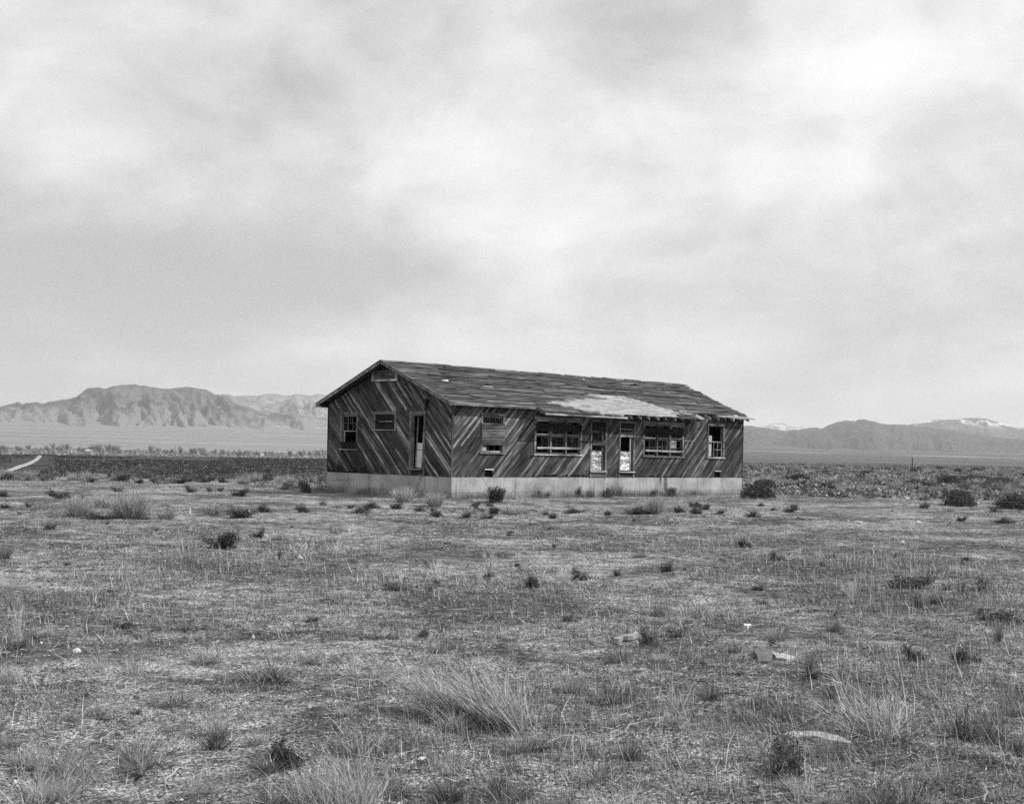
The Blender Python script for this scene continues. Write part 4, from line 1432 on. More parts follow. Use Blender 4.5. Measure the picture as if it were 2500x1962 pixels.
def plant(kind, px, py, wpx, hpx, label, group=None, var=None, rz=None):
    """a plant whose foot is seen at (px, py); wpx, hpx = its size on the photograph"""
    x, y = pix(px, py)
    k = math.hypot(1, (px - 1250) / F_PX) * y / F_PX
    P = PROTO[kind]
    me = P[(int(px * 7 + py * 3) if var is None else var) % len(P)]
    o = link(NAME[kind], me)
    o.location = (x, y, gz(x, y) - 0.01)
    o.scale = (wpx * k, wpx * k, hpx * k)
    o.rotation_euler = (0, 0, random.uniform(0, 6.28) if rz is None else rz)
    setp(o, label, CAT[NAME[kind]], group, 'thing')
    return o


HAND = [
    # along the house
    ('sage', 1213, 1225, 72, 33, 'dark bushy sagebrush against the sunlit foundation below the boarded window'),
    ('broomdark', 1290, 1213, 72, 52, 'tall feathery brush fanning up the foundation under the first triple window'),
    ('low', 1330, 1214, 34, 14, 'small dark shrub at the right foot of the tall feathery brush'),
    ('sage', 1367, 1211, 17, 17, 'small dark leafy shrub standing alone below the right edge of the first triple window'),
    ('sage', 1411, 1212, 18, 22, 'upright little dark shrub against the foundation left of the front doors'),
    ('broomdark', 1440, 1213, 30, 30, 'thin grey brush against the foundation below the left front door'),
    ('low', 1485, 1213, 44, 18, 'low dark shrub at the foundation between the two front doors'),
    ('broomdark', 1500, 1211, 60, 36, 'wispy pale brush against the foundation below the right front door'),
    ('low', 1594, 1212, 26, 16, 'dark shrub at the foundation left of the stained streaks'),
    ('sage', 1638, 1211, 36, 20, 'pair of dark leafy heads at the foot of the stained foundation streaks'),
    ('low', 1690, 1206, 30, 12, 'low dark shrub at the foundation below the right end of the second triple window'),
    ('low', 1776, 1205, 34, 11, 'low shrub at the foundation near the right corner of the house'),
    ('dome', 1851, 1215, 78, 30, 'dense round dark bush just right of the house corner'),
    ('farbroom', 985, 1225, 62, 34, 'pale rounded brush at the foot of the shaded gable foundation'),
    ('farbroom', 1062, 1235, 58, 32, 'pale brush in front of the near corner of the foundation'),
    ('low', 1037, 1212, 24, 12, 'dark low shrub tucked against the shaded gable foundation'),
    ('palegrass', 900, 1212, 60, 18, 'dry grass below the middle of the gable foundation'),
    ('sage', 748, 1202, 42, 30, 'black leafy shrub at the left corner of the house'),
    ('low', 707, 1194, 46, 20, 'dark mounded shrub left of the black leafy shrub by the house'),
    ('broomdark', 780, 1196, 40, 22, 'grey brush tight against the left corner of the foundation'),
    ('sage', 587, 1212, 42, 20, 'dark shrub with a pale stick at its foot, left of the house'),
    ('sage', 466, 1201, 28, 20, 'upright dark shrub in the dry grass well left of the house'),
    ('low', 513, 1200, 20, 12, 'small dark shrub right of the upright shrub left of the house'),
    ('low', 536, 1199, 20, 11, 'second small dark shrub beside its twin, left of the house'),
    # left middle distance
    ('farbroom', 318, 1264, 112, 60, 'largest pale feathery brush, left of the house in the middle distance'),
    ('farbroom', 188, 1260, 80, 42, 'pale rounded brush left of the largest feathery brush'),
    ('farbroom', 250, 1240, 66, 32, 'pale brush behind the largest feathery brush'),
    ('low', 245, 1265, 120, 14, 'dark low mat of shrub in front of the pale brushes'),
    ('broomdark', 355, 1268, 30, 14, 'small dark clump at the right foot of the largest feathery brush'),
    ('broomdark', 408, 1264, 74, 38, 'dark mixed clump just right of the largest feathery brush'),
    ('broomdark', 512, 1256, 60, 30, 'dark twiggy clump between the white upright scrap and the house'),
    ('sage', 585, 1263, 68, 26, 'dark broad shrub in front of the left end of the house'),
    ('sage', 645, 1251, 34, 22, 'dark shrub with leafy top, front left of the house'),
    ('sage', 742, 1251, 38, 19, 'dark shrub in open grass in front of the gable'),
    ('low', 152, 1217, 70, 20, 'dark wide shrub at the left, behind the pale rounded brush'),
    ('low', 205, 1218, 24, 9, 'tiny dark shrub right of the dark wide shrub at the left'),
    ('low', 292, 1200, 34, 12, 'low dark shrub in the far dry grass above the largest brush'),
    ('low', 10, 1212, 28, 16, 'dark shrub at the left edge behind the open ground'),
    ('low', 16, 1240, 26, 10, 'small dark shrub at the left edge, nearer than its neighbour'),
    ('low', 70, 1238, 24, 12, 'small spiky dark shrub near the left edge'),
    ('low', 118, 1292, 34, 16, 'small grey-dark shrub low at the left'),
    ('broomdark', 8, 1362, 56, 40, 'dark bristly shrub cut by the left edge of the picture'),
    ('sage', 545, 1337, 86, 36, 'large dark shrub with pale grass at its left, centre left'),
    ('palegrass', 440, 1336, 120, 30, 'long patch of dry grass left of the large dark shrub'),
    ('sage', 628, 1313, 36, 28, 'dark shrub right of and behind the large dark shrub'),
    ('broomdark', 684, 1318, 68, 24, 'spiky dark clump right of the dark shrub, centre left'),
    ('broomdark', 815, 1302, 60, 22, 'grey-dark clump with a white scrap at its right side'),
    ('twig', 742, 1362, 80, 52, 'white bare-stemmed dead bush above a white block'),
    ('twig', 815, 1353, 62, 34, 'smaller white dead bush right of the larger one'),
    ('tuft', 682, 1366, 16, 38, 'thin upright grass tuft left of the white dead bush'),
    ('twig', 925, 1354, 46, 50, 'sparse pale dead stems in front of the gable corner'),
    ('twig', 1066, 1420, 60, 56, 'pale spindly dead bush with a dark root, centre'),
    ('twig', 1194, 1407, 58, 66, 'tall pale dead bush with a dark foot, centre'),
    ('low', 1194, 1408, 26, 12, 'dark tuft at the foot of the tall pale dead bush'),
    ('low', 1068, 1424, 18, 12, 'small dark tuft at the root of the spindly dead bush'),
    ('twig', 1385, 1424, 60, 48, 'faint pale stems left of the compact dark shrub, centre'),
    ('sage', 1413, 1415, 46, 28, 'compact dark shrub with pale stems at its left, centre'),
    ('sage', 1299, 1434, 48, 30, 'dark leafy shrub in front of the centre of the house'),
    ('sage', 1505, 1404, 28, 17, 'small dark shrub right of the compact dark shrub'),
    ('sage', 1627, 1396, 37, 23, 'dark leafy shrub in line below the right front door'),
    ('low', 1671, 1392, 16, 8, 'tiny dark tuft right of the dark leafy shrub'),
    ('broomdark', 1563, 1359, 56, 25, 'bristly dark clump below the doors, in open ground'),
    ('low', 1353, 1336, 16, 11, 'tiny dark tuft alone in open ground before the first triple window'),
    ('farbroom', 1600, 1254, 54, 40, 'pale brush rising before the foundation below the second triple window'),
    ('farbroom', 1250, 1256, 70, 26, 'mixed pale brush in the dark row before the foundation'),
    # right middle distance
    ('low', 1560, 1252, 96, 14, 'long dark low shrub in the row before the right half of the house'),
    ('low', 1660, 1250, 30, 16, 'dark tuft right of the pale brush in the row before the house'),
    ('low', 1700, 1254, 34, 16, 'dark shrub at the right end of the row before the house'),
    ('low', 1398, 1252, 60, 12, 'dark low strip in the row before the front doors'),
    ('broomdark', 1275, 1254, 44, 22, 'dark shrub in the row before the first triple window'),
    ('low', 1025, 1249, 34, 12, 'small dark shrub in front of the near corner, left of its neighbour'),
    ('low', 1056, 1248, 16, 8, 'tiny dark shrub in front of the near corner of the house'),
    ('low', 880, 1254, 46, 16, 'dark low shrub on the open ground before the gable door'),
    ('sage', 1939, 1246, 28, 14, 'dark tuft right of the house on open ground'),
    ('dome', 2341, 1235, 72, 34, 'dense round dark bush by a white rock at the right'),
    ('dome', 2475, 1240, 84, 28, 'dark broad bush at the right edge of the picture'),
    ('palegrass', 2405, 1262, 44, 30, 'pale wispy grass clump in front of the two round bushes'),
    ('low', 2345, 1272, 30, 12, 'dark low tuft in front of the round bush at the right'),
    ('palegrass', 2300, 1268, 60, 28, 'dry grass mound left of the dark low tuft at the right'),
    ('low', 2450, 1276, 60, 13, 'dark flat shrub in front of the broad bush at the right edge'),
    ('low', 1838, 1261, 40, 16, 'dark strip of shrub in front of the right corner of the house'),
    ('low', 1695, 1250, 26, 14, 'small dark shrub before the right-hand window wall'),
    ('sage', 1817, 1335, 36, 20, 'dark shrub on open ground in front of the right corner'),
    ('sage', 1895, 1369, 46, 24, 'dark spreading shrub nearer than the open-ground shrub at the right'),
    ('low', 2035, 1362, 20, 10, 'tiny dark tuft right of the dark spreading shrub'),
    ('low', 2005, 1380, 20, 9, 'another tiny dark tuft below the first, right'),
    ('low', 2213, 1432, 136, 32, 'wide flat dark shrub, right'),
    ('tuft', 2240, 1481, 62, 48, 'dark spiky bunch grass below the wide flat shrub'),
    ('tuft', 2294, 1474, 38, 40, 'smaller dark bunch grass right of the spiky one'),
    ('tuft', 2346, 1448, 40, 42, 'grey bunch grass above right of the two dark ones'),
    ('low', 2390, 1443, 46, 18, 'dark low shrub right of the grey bunch grass'),
    ('low', 2312, 1440, 26, 12, 'dark low shrub left of the grey bunch grass'),
    ('twig', 2080, 1472, 60, 62, 'pale forked dead stems in open ground, right'),
    ('tuft', 2436, 1567, 40, 54, 'tall dark bunch grass near the right edge'),
    ('low', 2450, 1514, 130, 26, 'dark flat shrub behind the tall bunch grass at the right edge'),
    ('tuft', 2140, 1494, 44, 22, 'low spiky tuft left of the dark bunch grasses'),
    ('low', 2040, 1503, 20, 14, 'small round dark tuft right of centre'),
    ('sage', 1907, 1557, 42, 22, 'small dark shrub above the broken slab'),
    ('low', 1887, 1572, 26, 12, 'small dark tuft just under the small shrub above the slab'),
    ('sage', 2226, 1611, 54, 34, 'dark spiky-headed shrub, lower right'),
    ('sage', 2344, 1618, 50, 36, 'dark leafy shrub right of the spiky-headed one, lower right'),
    ('low', 2387, 1616, 22, 14, 'small dark tuft right of the dark leafy shrub, lower right'),
    ('broomdark', 1608, 1504, 70, 50, 'grey upright clump above the torn pale board'),
    ('sage', 1585, 1577, 56, 38, 'dark leafy shrub at the right end of the torn pale board'),
    ('low', 1650, 1556, 34, 16, 'dark tuft right of the torn pale board'),
    ('tuft', 1975, 1640, 40, 70, 'grey grass tuft at the right end of the broken slab'),
    ('sage', 1980, 1655, 40, 28, 'dark shrub below the right end of the broken slab'),
    ('low', 1805, 1646, 24, 14, 'dark tuft left below the broken slab'),
    # left field
    ('low', 40, 1584, 66, 20, 'dark mat of shrub at the foot of tall pale stems, left edge'),
    ('twig', 46, 1572, 60, 96, 'tall pale dead stems at the left edge'),
    ('low', 965, 1440, 90, 16, 'grey-dark low growth left of the centre shrubs'),
    ('tuft', 1050, 1442, 40, 26, 'dark tuft left of the centre shrubs'),
    ('twig', 318, 1355, 60, 20, 'black dead branch arching over the ground at the left'),
    ('palegrass', 430, 1362, 100, 18, 'low dry grass patch right of the black dead branch'),
    # foreground
    ('bigbroom', 1205, 1768, 350, 150, 'big wind-leaning brush in the centre foreground'),
    ('broomdark', 905, 1832, 170, 80, 'low dry brush left of the big wind-leaning brush'),
    ('bigbroom', 830, 1990, 200, 150, 'pale dense brush at the bottom edge, left of centre'),
    ('sage', 702, 1872, 84, 88, 'black gnarled shrub in the lower left foreground'),
    ('wispy', 535, 1792, 150, 110, 'upright thin dry stems in the left foreground'),
    ('neartwig', 175, 1930, 300, 130, 'tangled pale dry stems at the lower left'),
    ('wispy', 110, 1960, 260, 150, 'loose dry brush in the bottom left corner'),
    ('neartwig', 480, 1940, 200, 70, 'flattened pale dead bush at the bottom, left'),
    ('bigbroom', 2130, 1790, 250, 120, 'twiggy pale-stemmed brush with dark shade, right foreground'),
    ('broomdark', 2385, 1802, 150, 110, 'dark round brush in the right foreground near the edge'),
    ('sage', 1925, 1888, 120, 100, 'dark leafy shrub in front of the pale slab, right foreground'),
    ('neartwig', 2020, 1850, 150, 110, 'bare crooked stems right of the dark leafy shrub, right foreground'),
    ('neartwig', 1910, 1895, 90, 100, 'dead pale stems at the foot of the dark leafy shrub, right foreground'),
    ('broomdark', 2480, 1740, 120, 90, 'dark brush cut by the right edge of the picture'),
    ('broomdark', 2200, 1975, 200, 90, 'low brush at the bottom edge, right'),
    ('wispy', 1700, 1930, 160, 110, 'thin dry stems at the bottom, right of centre'),
    ('wispy', 1650, 1740, 150, 100, 'loose dry brush right of the big leaning brush'),
    ('broomdark', 1480, 1720, 150, 70, 'flat dry brush behind the right side of the big leaning brush'),
    ('wispy', 300, 1640, 150, 80, 'wide dry grass brush in the left field'),
    ('broomdark', 640, 1660, 170, 60, 'dark dry growth left of centre behind the foreground stems'),
    ('wispy', 905, 1650, 130, 70, 'dry brush behind the left side of the big leaning brush'),
    ('broomdark', 1250, 1990, 180, 70, 'dark dry growth at the bottom edge, centre'),
    ('sage', 2490, 1830, 60, 30, 'dark tuft at the right edge, lower foreground'),
]
for (kind, px, py, wp_, hp_, lab) in HAND:
    plant(kind, px, py, wp_ * (1.2 if py > 1640 else 1.1), hp_ * (0.95 if py > 1640 else 1.12), lab, None, {(1205, 1768): 0, (830, 1990): 1, (2130, 1790): 2, (318, 1264): 1}.get((px, py)), 0.0 if kind == 'bigbroom' else None)

rb = random.Random(21)
LOOK = {'sage': 'dark leafy', 'low': 'dark flat', 'broomdark': 'dark twiggy', 'dome': 'dark rounded', 'broom': 'pale feathery', 'wispy': 'thin grey', 'palegrass': 'pale grassy', 'tuft': 'dark spiky'}


def zone(px, names):
    return names[max(0, min(len(names) - 1, int(px / 2500.0 * len(names))))]


COLS = ['at the far left', 'at the left', 'left of the gable', 'before the gable', 'before the near corner', 'before the first triple window', 'before the doors', 'before the right end of the house', 'just right of the house', 'at the right', 'at the far right']
# belts of brush one can still pick apart
for i in range(74):
    px = rb.uniform(-20, 800)
    py = 1163 + 0.0165 * px + rb.uniform(-3, 16) * (0.4 + 0.6 * rb.random())
    k = rb.uniform(0.7, 1.6)
    where = ['at the left edge', 'below the dirt road', 'below the left of the mountain', 'below the mountain', 'right of the mountain', 'close to the house'][max(0, min(5, int(px / 134)))]
    dark = rb.random() < 0.62
    kd = rb.choice(['sage', 'low', 'broomdark'] if dark else ['broom', 'wispy'])
    plant(kd, px, py, (34 if dark else 32) * k, (13 if dark else 15) * k, LOOK[kd] + ' brush in the belt along the left plain, ' + where, 'brush along the left plain')
for i in range(190):
    px = rb.uniform(1815, 2530)
    f = rb.random() ** 1.5
    py = 1143 + 0.004 * (px - 1815) + f * 52
    k = (0.35 + 1.1 * f) * rb.uniform(0.7, 1.45)
    where = ['beside the house', 'left of the pole', 'below the pole', 'right of the pole', 'at the right edge'][max(0, min(4, int((px - 1815) / 137)))]
    depth = 'far back' if f < 0.2 else ('midway' if f < 0.6 else 'in front')
    kd = rb.choice(['sage', 'low', 'dome', 'broomdark']) if rb.random() < 0.36 else rb.choice(['broom', 'wispy', 'palegrass'])
    plant(kd, px, py, 36 * k, 13 * k, LOOK[kd] + ' clump in the right scrub field, ' + depth + ', ' + where, 'clumps in the right scrub field')
for i in range(80):
    px, py = rb.uniform(0, 2500), rb.uniform(1226, 1560)
    k = ((py - 1100) / 300) * rb.uniform(0.5, 1.5)
    kd = rb.choice(['low', 'low', 'sage', 'tuft', 'broomdark'])
    depth = 'near the house line' if py < 1320 else ('midway' if py < 1440 else 'nearer the foreground')
    plant(kd, px, py, 24 * k, 9 * k, 'small ' + LOOK[kd] + ' weed, ' + depth + ', ' + zone(px, COLS), 'scattered small weeds')
for i in range(46):
    px = rb.choice([rb.uniform(0, 2500), rb.uniform(820, 1760)])
    py = (1240 if px > 780 else 1222) + rb.uniform(-10, 24)
    k = rb.uniform(0.6, 1.5)
    kd = rb.choice(['low', 'low', 'sage', 'broomdark', 'broom', 'wispy'])
    plant(kd, px, py, 32 * k, 13 * k, LOOK[kd] + ' tuft in the growth row, ' + zone(px, COLS), 'row of growth before the house')
for i in range(120):
    px, py = rb.uniform(-30, 2530), rb.uniform(1520, 1990)
    k = ((py - 1100) / 300) * rb.uniform(0.6, 1.5)
    kd = rb.choice(['palegrass', 'palegrass', 'wispy', 'broom', 'broomdark', 'tuft'])
    depth = 'upper part' if py < 1640 else ('middle' if py < 1780 else 'bottom')
    plant(kd, px, py, 46 * k, 17 * k, 'small ' + LOOK[kd] + ' foreground clump, ' + depth + ', ' + zone(px, COLS).replace('before', 'below'), 'scattered foreground clumps')


# ---- uncountable cover: grass, fallen stems, gravel, plain brush
def in_house(x, y, m=0.15):
    u = (x - OX) * CU + (y - OY) * SU
    v = -(x - OX) * SU + (y - OY) * CU
    return (u > -m) & (u < HL + m) & (v > -m) & (v < HW + m)


def field(n, y0, y1, azm=0.43, power=1.0):
    y = y0 + (y1 - y0) * RNG.uniform(0, 1, n) ** power
    x = RNG.uniform(-azm, azm, n) * (y + 1.5)
    return x, y


def patch(x, y):
    return 0.55 * fbm(x / 1.7, y / 2.4, 41, 4, 0.6) + 0.45 * fbm(x / 6.5, y / 8, 43, 3)


def grass_stuff(name, n, y0, y1, h0, h1, mat, seed, thr, soft, wid, power=1.0, lean=0.45, tmul=1.0):
    x, y = field(n, y0, y1, power=power)
    p = patch(x + seed * 3.7, y) if seed else patch(x, y)
    keep = (RNG.uniform(0, 1, n) < sstep(p, thr - soft, thr + soft) + 0.10) & ~in_house(x, y)
    x, y, p = x[keep], y[keep], p[keep]
    n = len(x)
    base = np.stack([x, y, terrain(x, y) - 0.004], -1)
    th = np.abs(RNG.normal(0, lean, n))
    a = RNG.uniform(0, 2 * np.pi, n)
    d = norm(np.stack([np.sin(th) * np.cos(a) - 0.12, np.sin(th) * np.sin(a), np.cos(th)], -1))
    L = RNG.uniform(h0, h1, n) * (0.6 + 0.9 * sstep(p, thr, thr + 0.25)) * RNG.uniform(0.5, 1.2, n)
    bend = RNG.normal(0, 0.25, (n, 3)) * np.array([1, 1, 0.5])
    V, F = blades(base, d, L, wid * (0.7 + 0.05 * y), bend, 2, RNG)
    tn = np.repeat(RNG.choice([0.16, 0.35, 0.7, 1.0, 1.6], n, p=[0.27, 0.23, 0.18, 0.16, 0.16]) * RNG.uniform(0.8, 1.2, n) * tmul, 5)
    o = link(name, np_mesh(name, V, F, mat, tn))
    return n, o


n1_, o = grass_stuff('dry_grass', 290000, 5.2, 34, 0.03, 0.12, M_DRY, 0, 0.54, 0.07, 0.0030)
setp(o, 'thin dry grass covering the foreground in patches', 'grass', kind='stuff')
n2_, o = grass_stuff('far_dry_grass', 150000, 30, 78, 0.05, 0.13, M_DRY, 3, 0.53, 0.08, 0.0028, tmul=0.85)
setp(o, 'short dry grass on the open ground round the house', 'grass', kind='stuff')
n3_, o = grass_stuff('dry_stalks', 22000, 5.2, 30, 0.12, 0.32, M_PALE, 0, 0.53, 0.08, 0.0030, lean=0.35)
setp(o, 'taller single dry stalks standing in the foreground', 'grass', kind='stuff')
n4_, o = grass_stuff('tall_dry_grass', 34000, 58, 80, 0.10, 0.28, M_DRY, 9, 0.46, 0.12, 0.0036)
setp(o, 'paler taller grass beside and beyond the house', 'grass', kind='stuff')


def litter_stuff(name, n, y0, y1, l0, l1, seed, label, tones, wid, thr):
    x, y = field(n, y0, y1)
    p = patch(x + seed * 5.1, y - seed)
    keep = (RNG.uniform(0, 1, n) < sstep(p, thr - 0.12, thr + 0.12) + 0.22) & ~in_house(x, y)
    x, y = x[keep], y[keep]
    n = len(x)
    base = np.stack([x, y, terrain(x, y) + RNG.uniform(0.002, 0.02, n)], -1)
    a = RNG.uniform(0, 2 * np.pi, n)
    d = norm(np.stack([np.cos(a), np.sin(a), RNG.normal(0.06, 0.12, n)], -1))
    sd = np.stack([-np.sin(a), np.cos(a), RNG.normal(0, 0.4, n)], -1)
    L = RNG.uniform(l0, l1, n) ** 1.0
    V, F = blades(base, d, L, wid * (0.7 + 0.05 * y), RNG.normal(0, 0.35, (n, 3)) * np.array([1, 1, 0.1]), 2, RNG, norm(sd))
    tn = np.repeat(RNG.choice(tones, n) * RNG.uniform(0.8, 1.2, n), 5)
    o = link(name, np_mesh(name, V, F, M_LITTER, tn))
    setp(o, label, 'litter', kind='stuff')


litter_stuff('fallen_stems', 210000, 5.0, 44, 0.03, 0.12, 0, 'small fallen stems and bark strewn on the soil', [0.06, 0.08, 0.12, 0.16, 0.25, 0.6, 1.8], 0.0055, 0.50)
litter_stuff('far_fallen_stems', 60000, 24, 62, 0.06, 0.2, 4, 'dark fallen stems on the soil in front of the house', [0.12, 0.2, 0.3, 0.9, 1.5], 0.0040, 0.52)
litter_stuff('fallen_twigs', 9000, 5.0, 26, 0.1, 0.34, 2, 'longer fallen twigs lying on the foreground soil', [0.12, 0.2, 0.3, 0.7, 1.6], 0.0050, 0.5)

# weeds and blown grass caught along the foundation
uu = np.concatenate([RNG.uniform(-0.3, HL + 0.3, 9000), -np.abs(RNG.gamma(1.6, 0.22, 4500)) - 0.05])
vv = np.concatenate([-np.abs(RNG.gamma(1.6, 0.22, 9000)) - 0.05, RNG.uniform(-0.3, HW + 0.3, 4500)])
al = np.where(np.arange(len(uu)) < 9000, uu, vv + 40)
keep = RNG.uniform(0, 1, len(uu)) < sstep(fbm(al / 0.9, al * 0 + 2.5, 91, 3), 0.42, 0.62)
uu, vv = uu[keep], vv[keep]
x, y = OX + uu * CU - vv * SU, OY + uu * SU + vv * CU
n = len(x)
th = np.abs(RNG.normal(0, 0.4, n))
a = RNG.uniform(0, 2 * np.pi, n)
d = norm(np.stack([np.sin(th) * np.cos(a), np.sin(th) * np.sin(a), np.cos(th)], -1))
V, F = blades(np.stack([x, y, terrain(x, y) - 0.01], -1), d, RNG.gamma(2.2, 0.075, n) + 0.04, np.full(n, 0.010), RNG.normal(0, 0.25, (n, 3)) * np.array([1, 1, 0.4]), 2, RNG)
o = link('foundation_grass', np_mesh('foundation_grass', V, F, M_DRY, np.repeat(RNG.choice([0.2, 0.4, 0.8, 1.2], n), 5)))
setp(o, 'dry weeds and grass caught along the foot of the foundation', 'grass', kind='stuff')

# gravel
x, y = field(36000, 4.8, 24, power=1.25)
n = len(x)
s = RNG.gamma(2.0, 0.0021, n) * (0.75 + 0.03 * y) + 0.002
oct_v = np.array([(1, 0, 0), (0, 1, 0), (-1, 0, 0), (0, -1, 0), (0.2, 0, 0.55), (0, 0, -0.8)])
oct_f = np.array([(0, 1, 4), (1, 2, 4), (2, 3, 4), (3, 0, 4)])
jit = RNG.uniform(0.6, 1.35, (n, 6, 3))
ang = RNG.uniform(0, 6.28, n)
ov = oct_v[None] * jit * s[:, None, None]
ov = np.stack([ov[..., 0] * np.cos(ang)[:, None] - ov[..., 1] * np.sin(ang)[:, None], ov[..., 0] * np.sin(ang)[:, None] + ov[..., 1] * np.cos(ang)[:, None], ov[..., 2]], -1)
V = ov + np.stack([x, y, terrain(x, y) + s * 0.15], -1)[:, None]
F = (oct_f[None] + (np.arange(n) * 6)[:, None, None]).reshape(-1, 3)
o = link('gravel', np_mesh('gravel', V.reshape(-1, 3), F, M_PEBBLE, np.repeat(RNG.choice([0.4, 0.7, 1.0, 1.4, 2.0], n), 6)))
setp(o, 'loose gravel scattered over the foreground soil', 'gravel', kind='stuff')


ROAD = np.array([(v[0], v[1]) for v in rv[2::5]])


def plain_brush(name, n, az0, az1, r0, r1, w0, w1, nl, label, power, tones, hh=0.62):
    az = RNG.uniform(az0, az1, n)
    r = r0 + (r1 - r0) * RNG.uniform(0, 1, n) ** power
    x, y = r * np.sin(az), r * np.cos(az)
    keep = ~in_house(x, y, 1.0) & (fbm(x / 14, y / 22, 77, 3) > 0.27)
    dr = np.min(np.hypot(x[:, None] - ROAD[None, :, 0], y[:, None] - ROAD[None, :, 1]), axis=1)
    keep &= dr > 1.9
    x, y = x[keep], y[keep]
    n = len(x)
    w_ = RNG.uniform(w0, w1, n)
    q = norm(RNG.normal(size=(n, nl, 3)))
    q[..., 2] = np.abs(q[..., 2]) * hh * 1.5
    P = np.stack([x, y, terrain(x, y)], -1)[:, None] + q * (w_[:, None] * 0.5 * RNG.uniform(0.3, 1.0, (n, nl)))[..., None]
    P = P.reshape(-1, 3)
    a, b = norm(RNG.normal(size=(len(P), 3))), norm(RNG.normal(size=(len(P), 3)))
    s = (np.repeat(w_, nl) * RNG.uniform(0.16, 0.34, len(P)))[:, None]
    V = np.stack([P - a * s * 0.5, P + a * s * 0.5, P + b * s], 1).reshape(-1, 3)
    V[:, 2] = np.maximum(V[:, 2], np.repeat(np.repeat(terrain(x, y), nl), 3))
    tn = np.repeat(np.repeat(RNG.choice(tones, n), nl) * RNG.uniform(0.7, 1.3, len(P)), 3)
    o = link(name, np_mesh(name, V, np.arange(len(V)).reshape(-1, 3), M_FARSAGE, tn))
    setp(o, label, 'brush', kind='stuff')


plain_brush('plain_brush', 21000, -0.46, 0.0, 74, 215, 0.22, 0.6, 12, 'dark low brush covering the plain left of the house', 0.9, [0.35, 0.45, 0.5, 0.6, 0.7, 1.2], 0.25)
plain_brush('scrub_field', 12000, 0.0, 0.46, 66, 500, 0.5, 1.2, 18, 'mixed scrub covering the plain right of the house', 1.0, [0.8, 1.2, 1.6, 2.0, 2.5], 0.3)
plain_brush('valley_brush', 7500, -0.42, 0.05, 1350, 2700, 4.0, 11.0, 12, 'pale brush on the distant valley floor', 1.0, [1.0, 1.4, 1.9, 2.3], 0.3)
# ------------------------------------------------------------------ distant trees, sheds, pole
def far_tree(seed):
    rng = np.random.default_rng(seed)
    tg = Geo()
    n = 5
    base = rng.normal(0, 0.01, (n, 3)) * np.array([1, 1, 0])
    d = norm(np.stack([rng.normal(0, 0.3, n), rng.normal(0, 0.3, n), np.ones(n)], -1))
    L = rng.uniform(0.45, 0.7, n)
    for sd in ((1, 0, 0), (0, 1, 0)):
        V, F = blades(base, d, L, np.full(n, 0.06), rng.normal(0, 0.1, (n, 3)) * 0, 3, rng, np.tile(np.array(sd, float), (n, 1)))
        tg.add(V, F, 0.7)
    cg = Geo()
    m = 260
    pk = rng.integers(0, n, m)
    t = rng.uniform(0.35, 1.0, m)
    b2 = base[pk] + d[pk] * (L[pk] * t)[:, None]
    d2 = norm(d[pk] + rng.normal(0, 0.7, (m, 3)) + np.array([0, 0, 0.4]))
    V, F = blades(b2, d2, rng.uniform(0.15, 0.4, m), np.full(m, 0.03), rng.normal(0, 0.2, (m, 3)), 2, rng)
    cg.add(V, F, np.repeat(rng.uniform(0.6, 1.8, m), 5))
    return np_mesh('trunk', *tg.out(False)[:2], M_TREE, tg.out(False)[2]), np_mesh('crown', *cg.out(False)[:2], M_TREE, cg.out(False)[2])


TREES = [far_tree(400 + i) for i in range(4)]


def put_tree(px, pyb, hpx, R0, label, group=None, v=0, wide=1.0):
    d = ray(px, pyb)
    x, y = d[0] * R0, R0
    h = 1.15 * hpx / F_PX * R0
    t = bpy.data.objects.new('bare_tree', None)
    COL.objects.link(t)
    t.location = (x, y, gz(x, y) - 0.3)
    t.scale = (h * wide, h * wide, h)
    t.rotation_euler = (0, 0, random.uniform(0, 6.28))
    link('trunk', TREES[v % 4][0], t)
    link('crown', TREES[v % 4][1], t)
    setp(t, label, 'tree', group)
    return t


rt = random.Random(5)
named = [(147, 19, 'bare spreading tree left of the long white shed'), (117, 12, 'leaning dark tree at the left of the valley trees'), (190, 18, 'rounded bare tree behind the long white shed'), (203, 17, 'bare tree just right of the rounded tree behind the shed'),
         (241, 27, 'tallest bare tree right of the white shed'), (267, 24, 'tall bare tree next to the tallest one'), (331, 15, 'dark small tree in the valley below the mountain'), (370, 24, 'bare tree beside the thin spire-like tree'),
         (478, 20, 'forked bare tree in the middle of the valley line'), (440, 24, 'broad bare tree right of the thin spire-like tree'), (706, 20, 'bare tree nearest the house on the valley floor'), (607, 18, 'bare tree by the small white roofs')]
for i, (px, hpx, lab) in enumerate(named):
    put_tree(px, 1105, hpx, 1750 + 40 * (i % 3), lab, None, i)
t = put_tree(429, 1105, 25, 1850, 'thin spire-like tree standing in the valley line', None, 1, 0.22)
for i in range(46):
    px = rt.uniform(0, 790)
    put_tree(px, 1105, rt.uniform(10, 20), rt.uniform(1650, 2350), 'low bare tree in the far line of valley trees', 'low trees of the valley line', i, rt.uniform(1.0, 1.9))

M_WHITE = plain('white_metal', 0.5, 0.05)
M_SHEDWALL = plain('shed_wall', 0.35, 0.1)


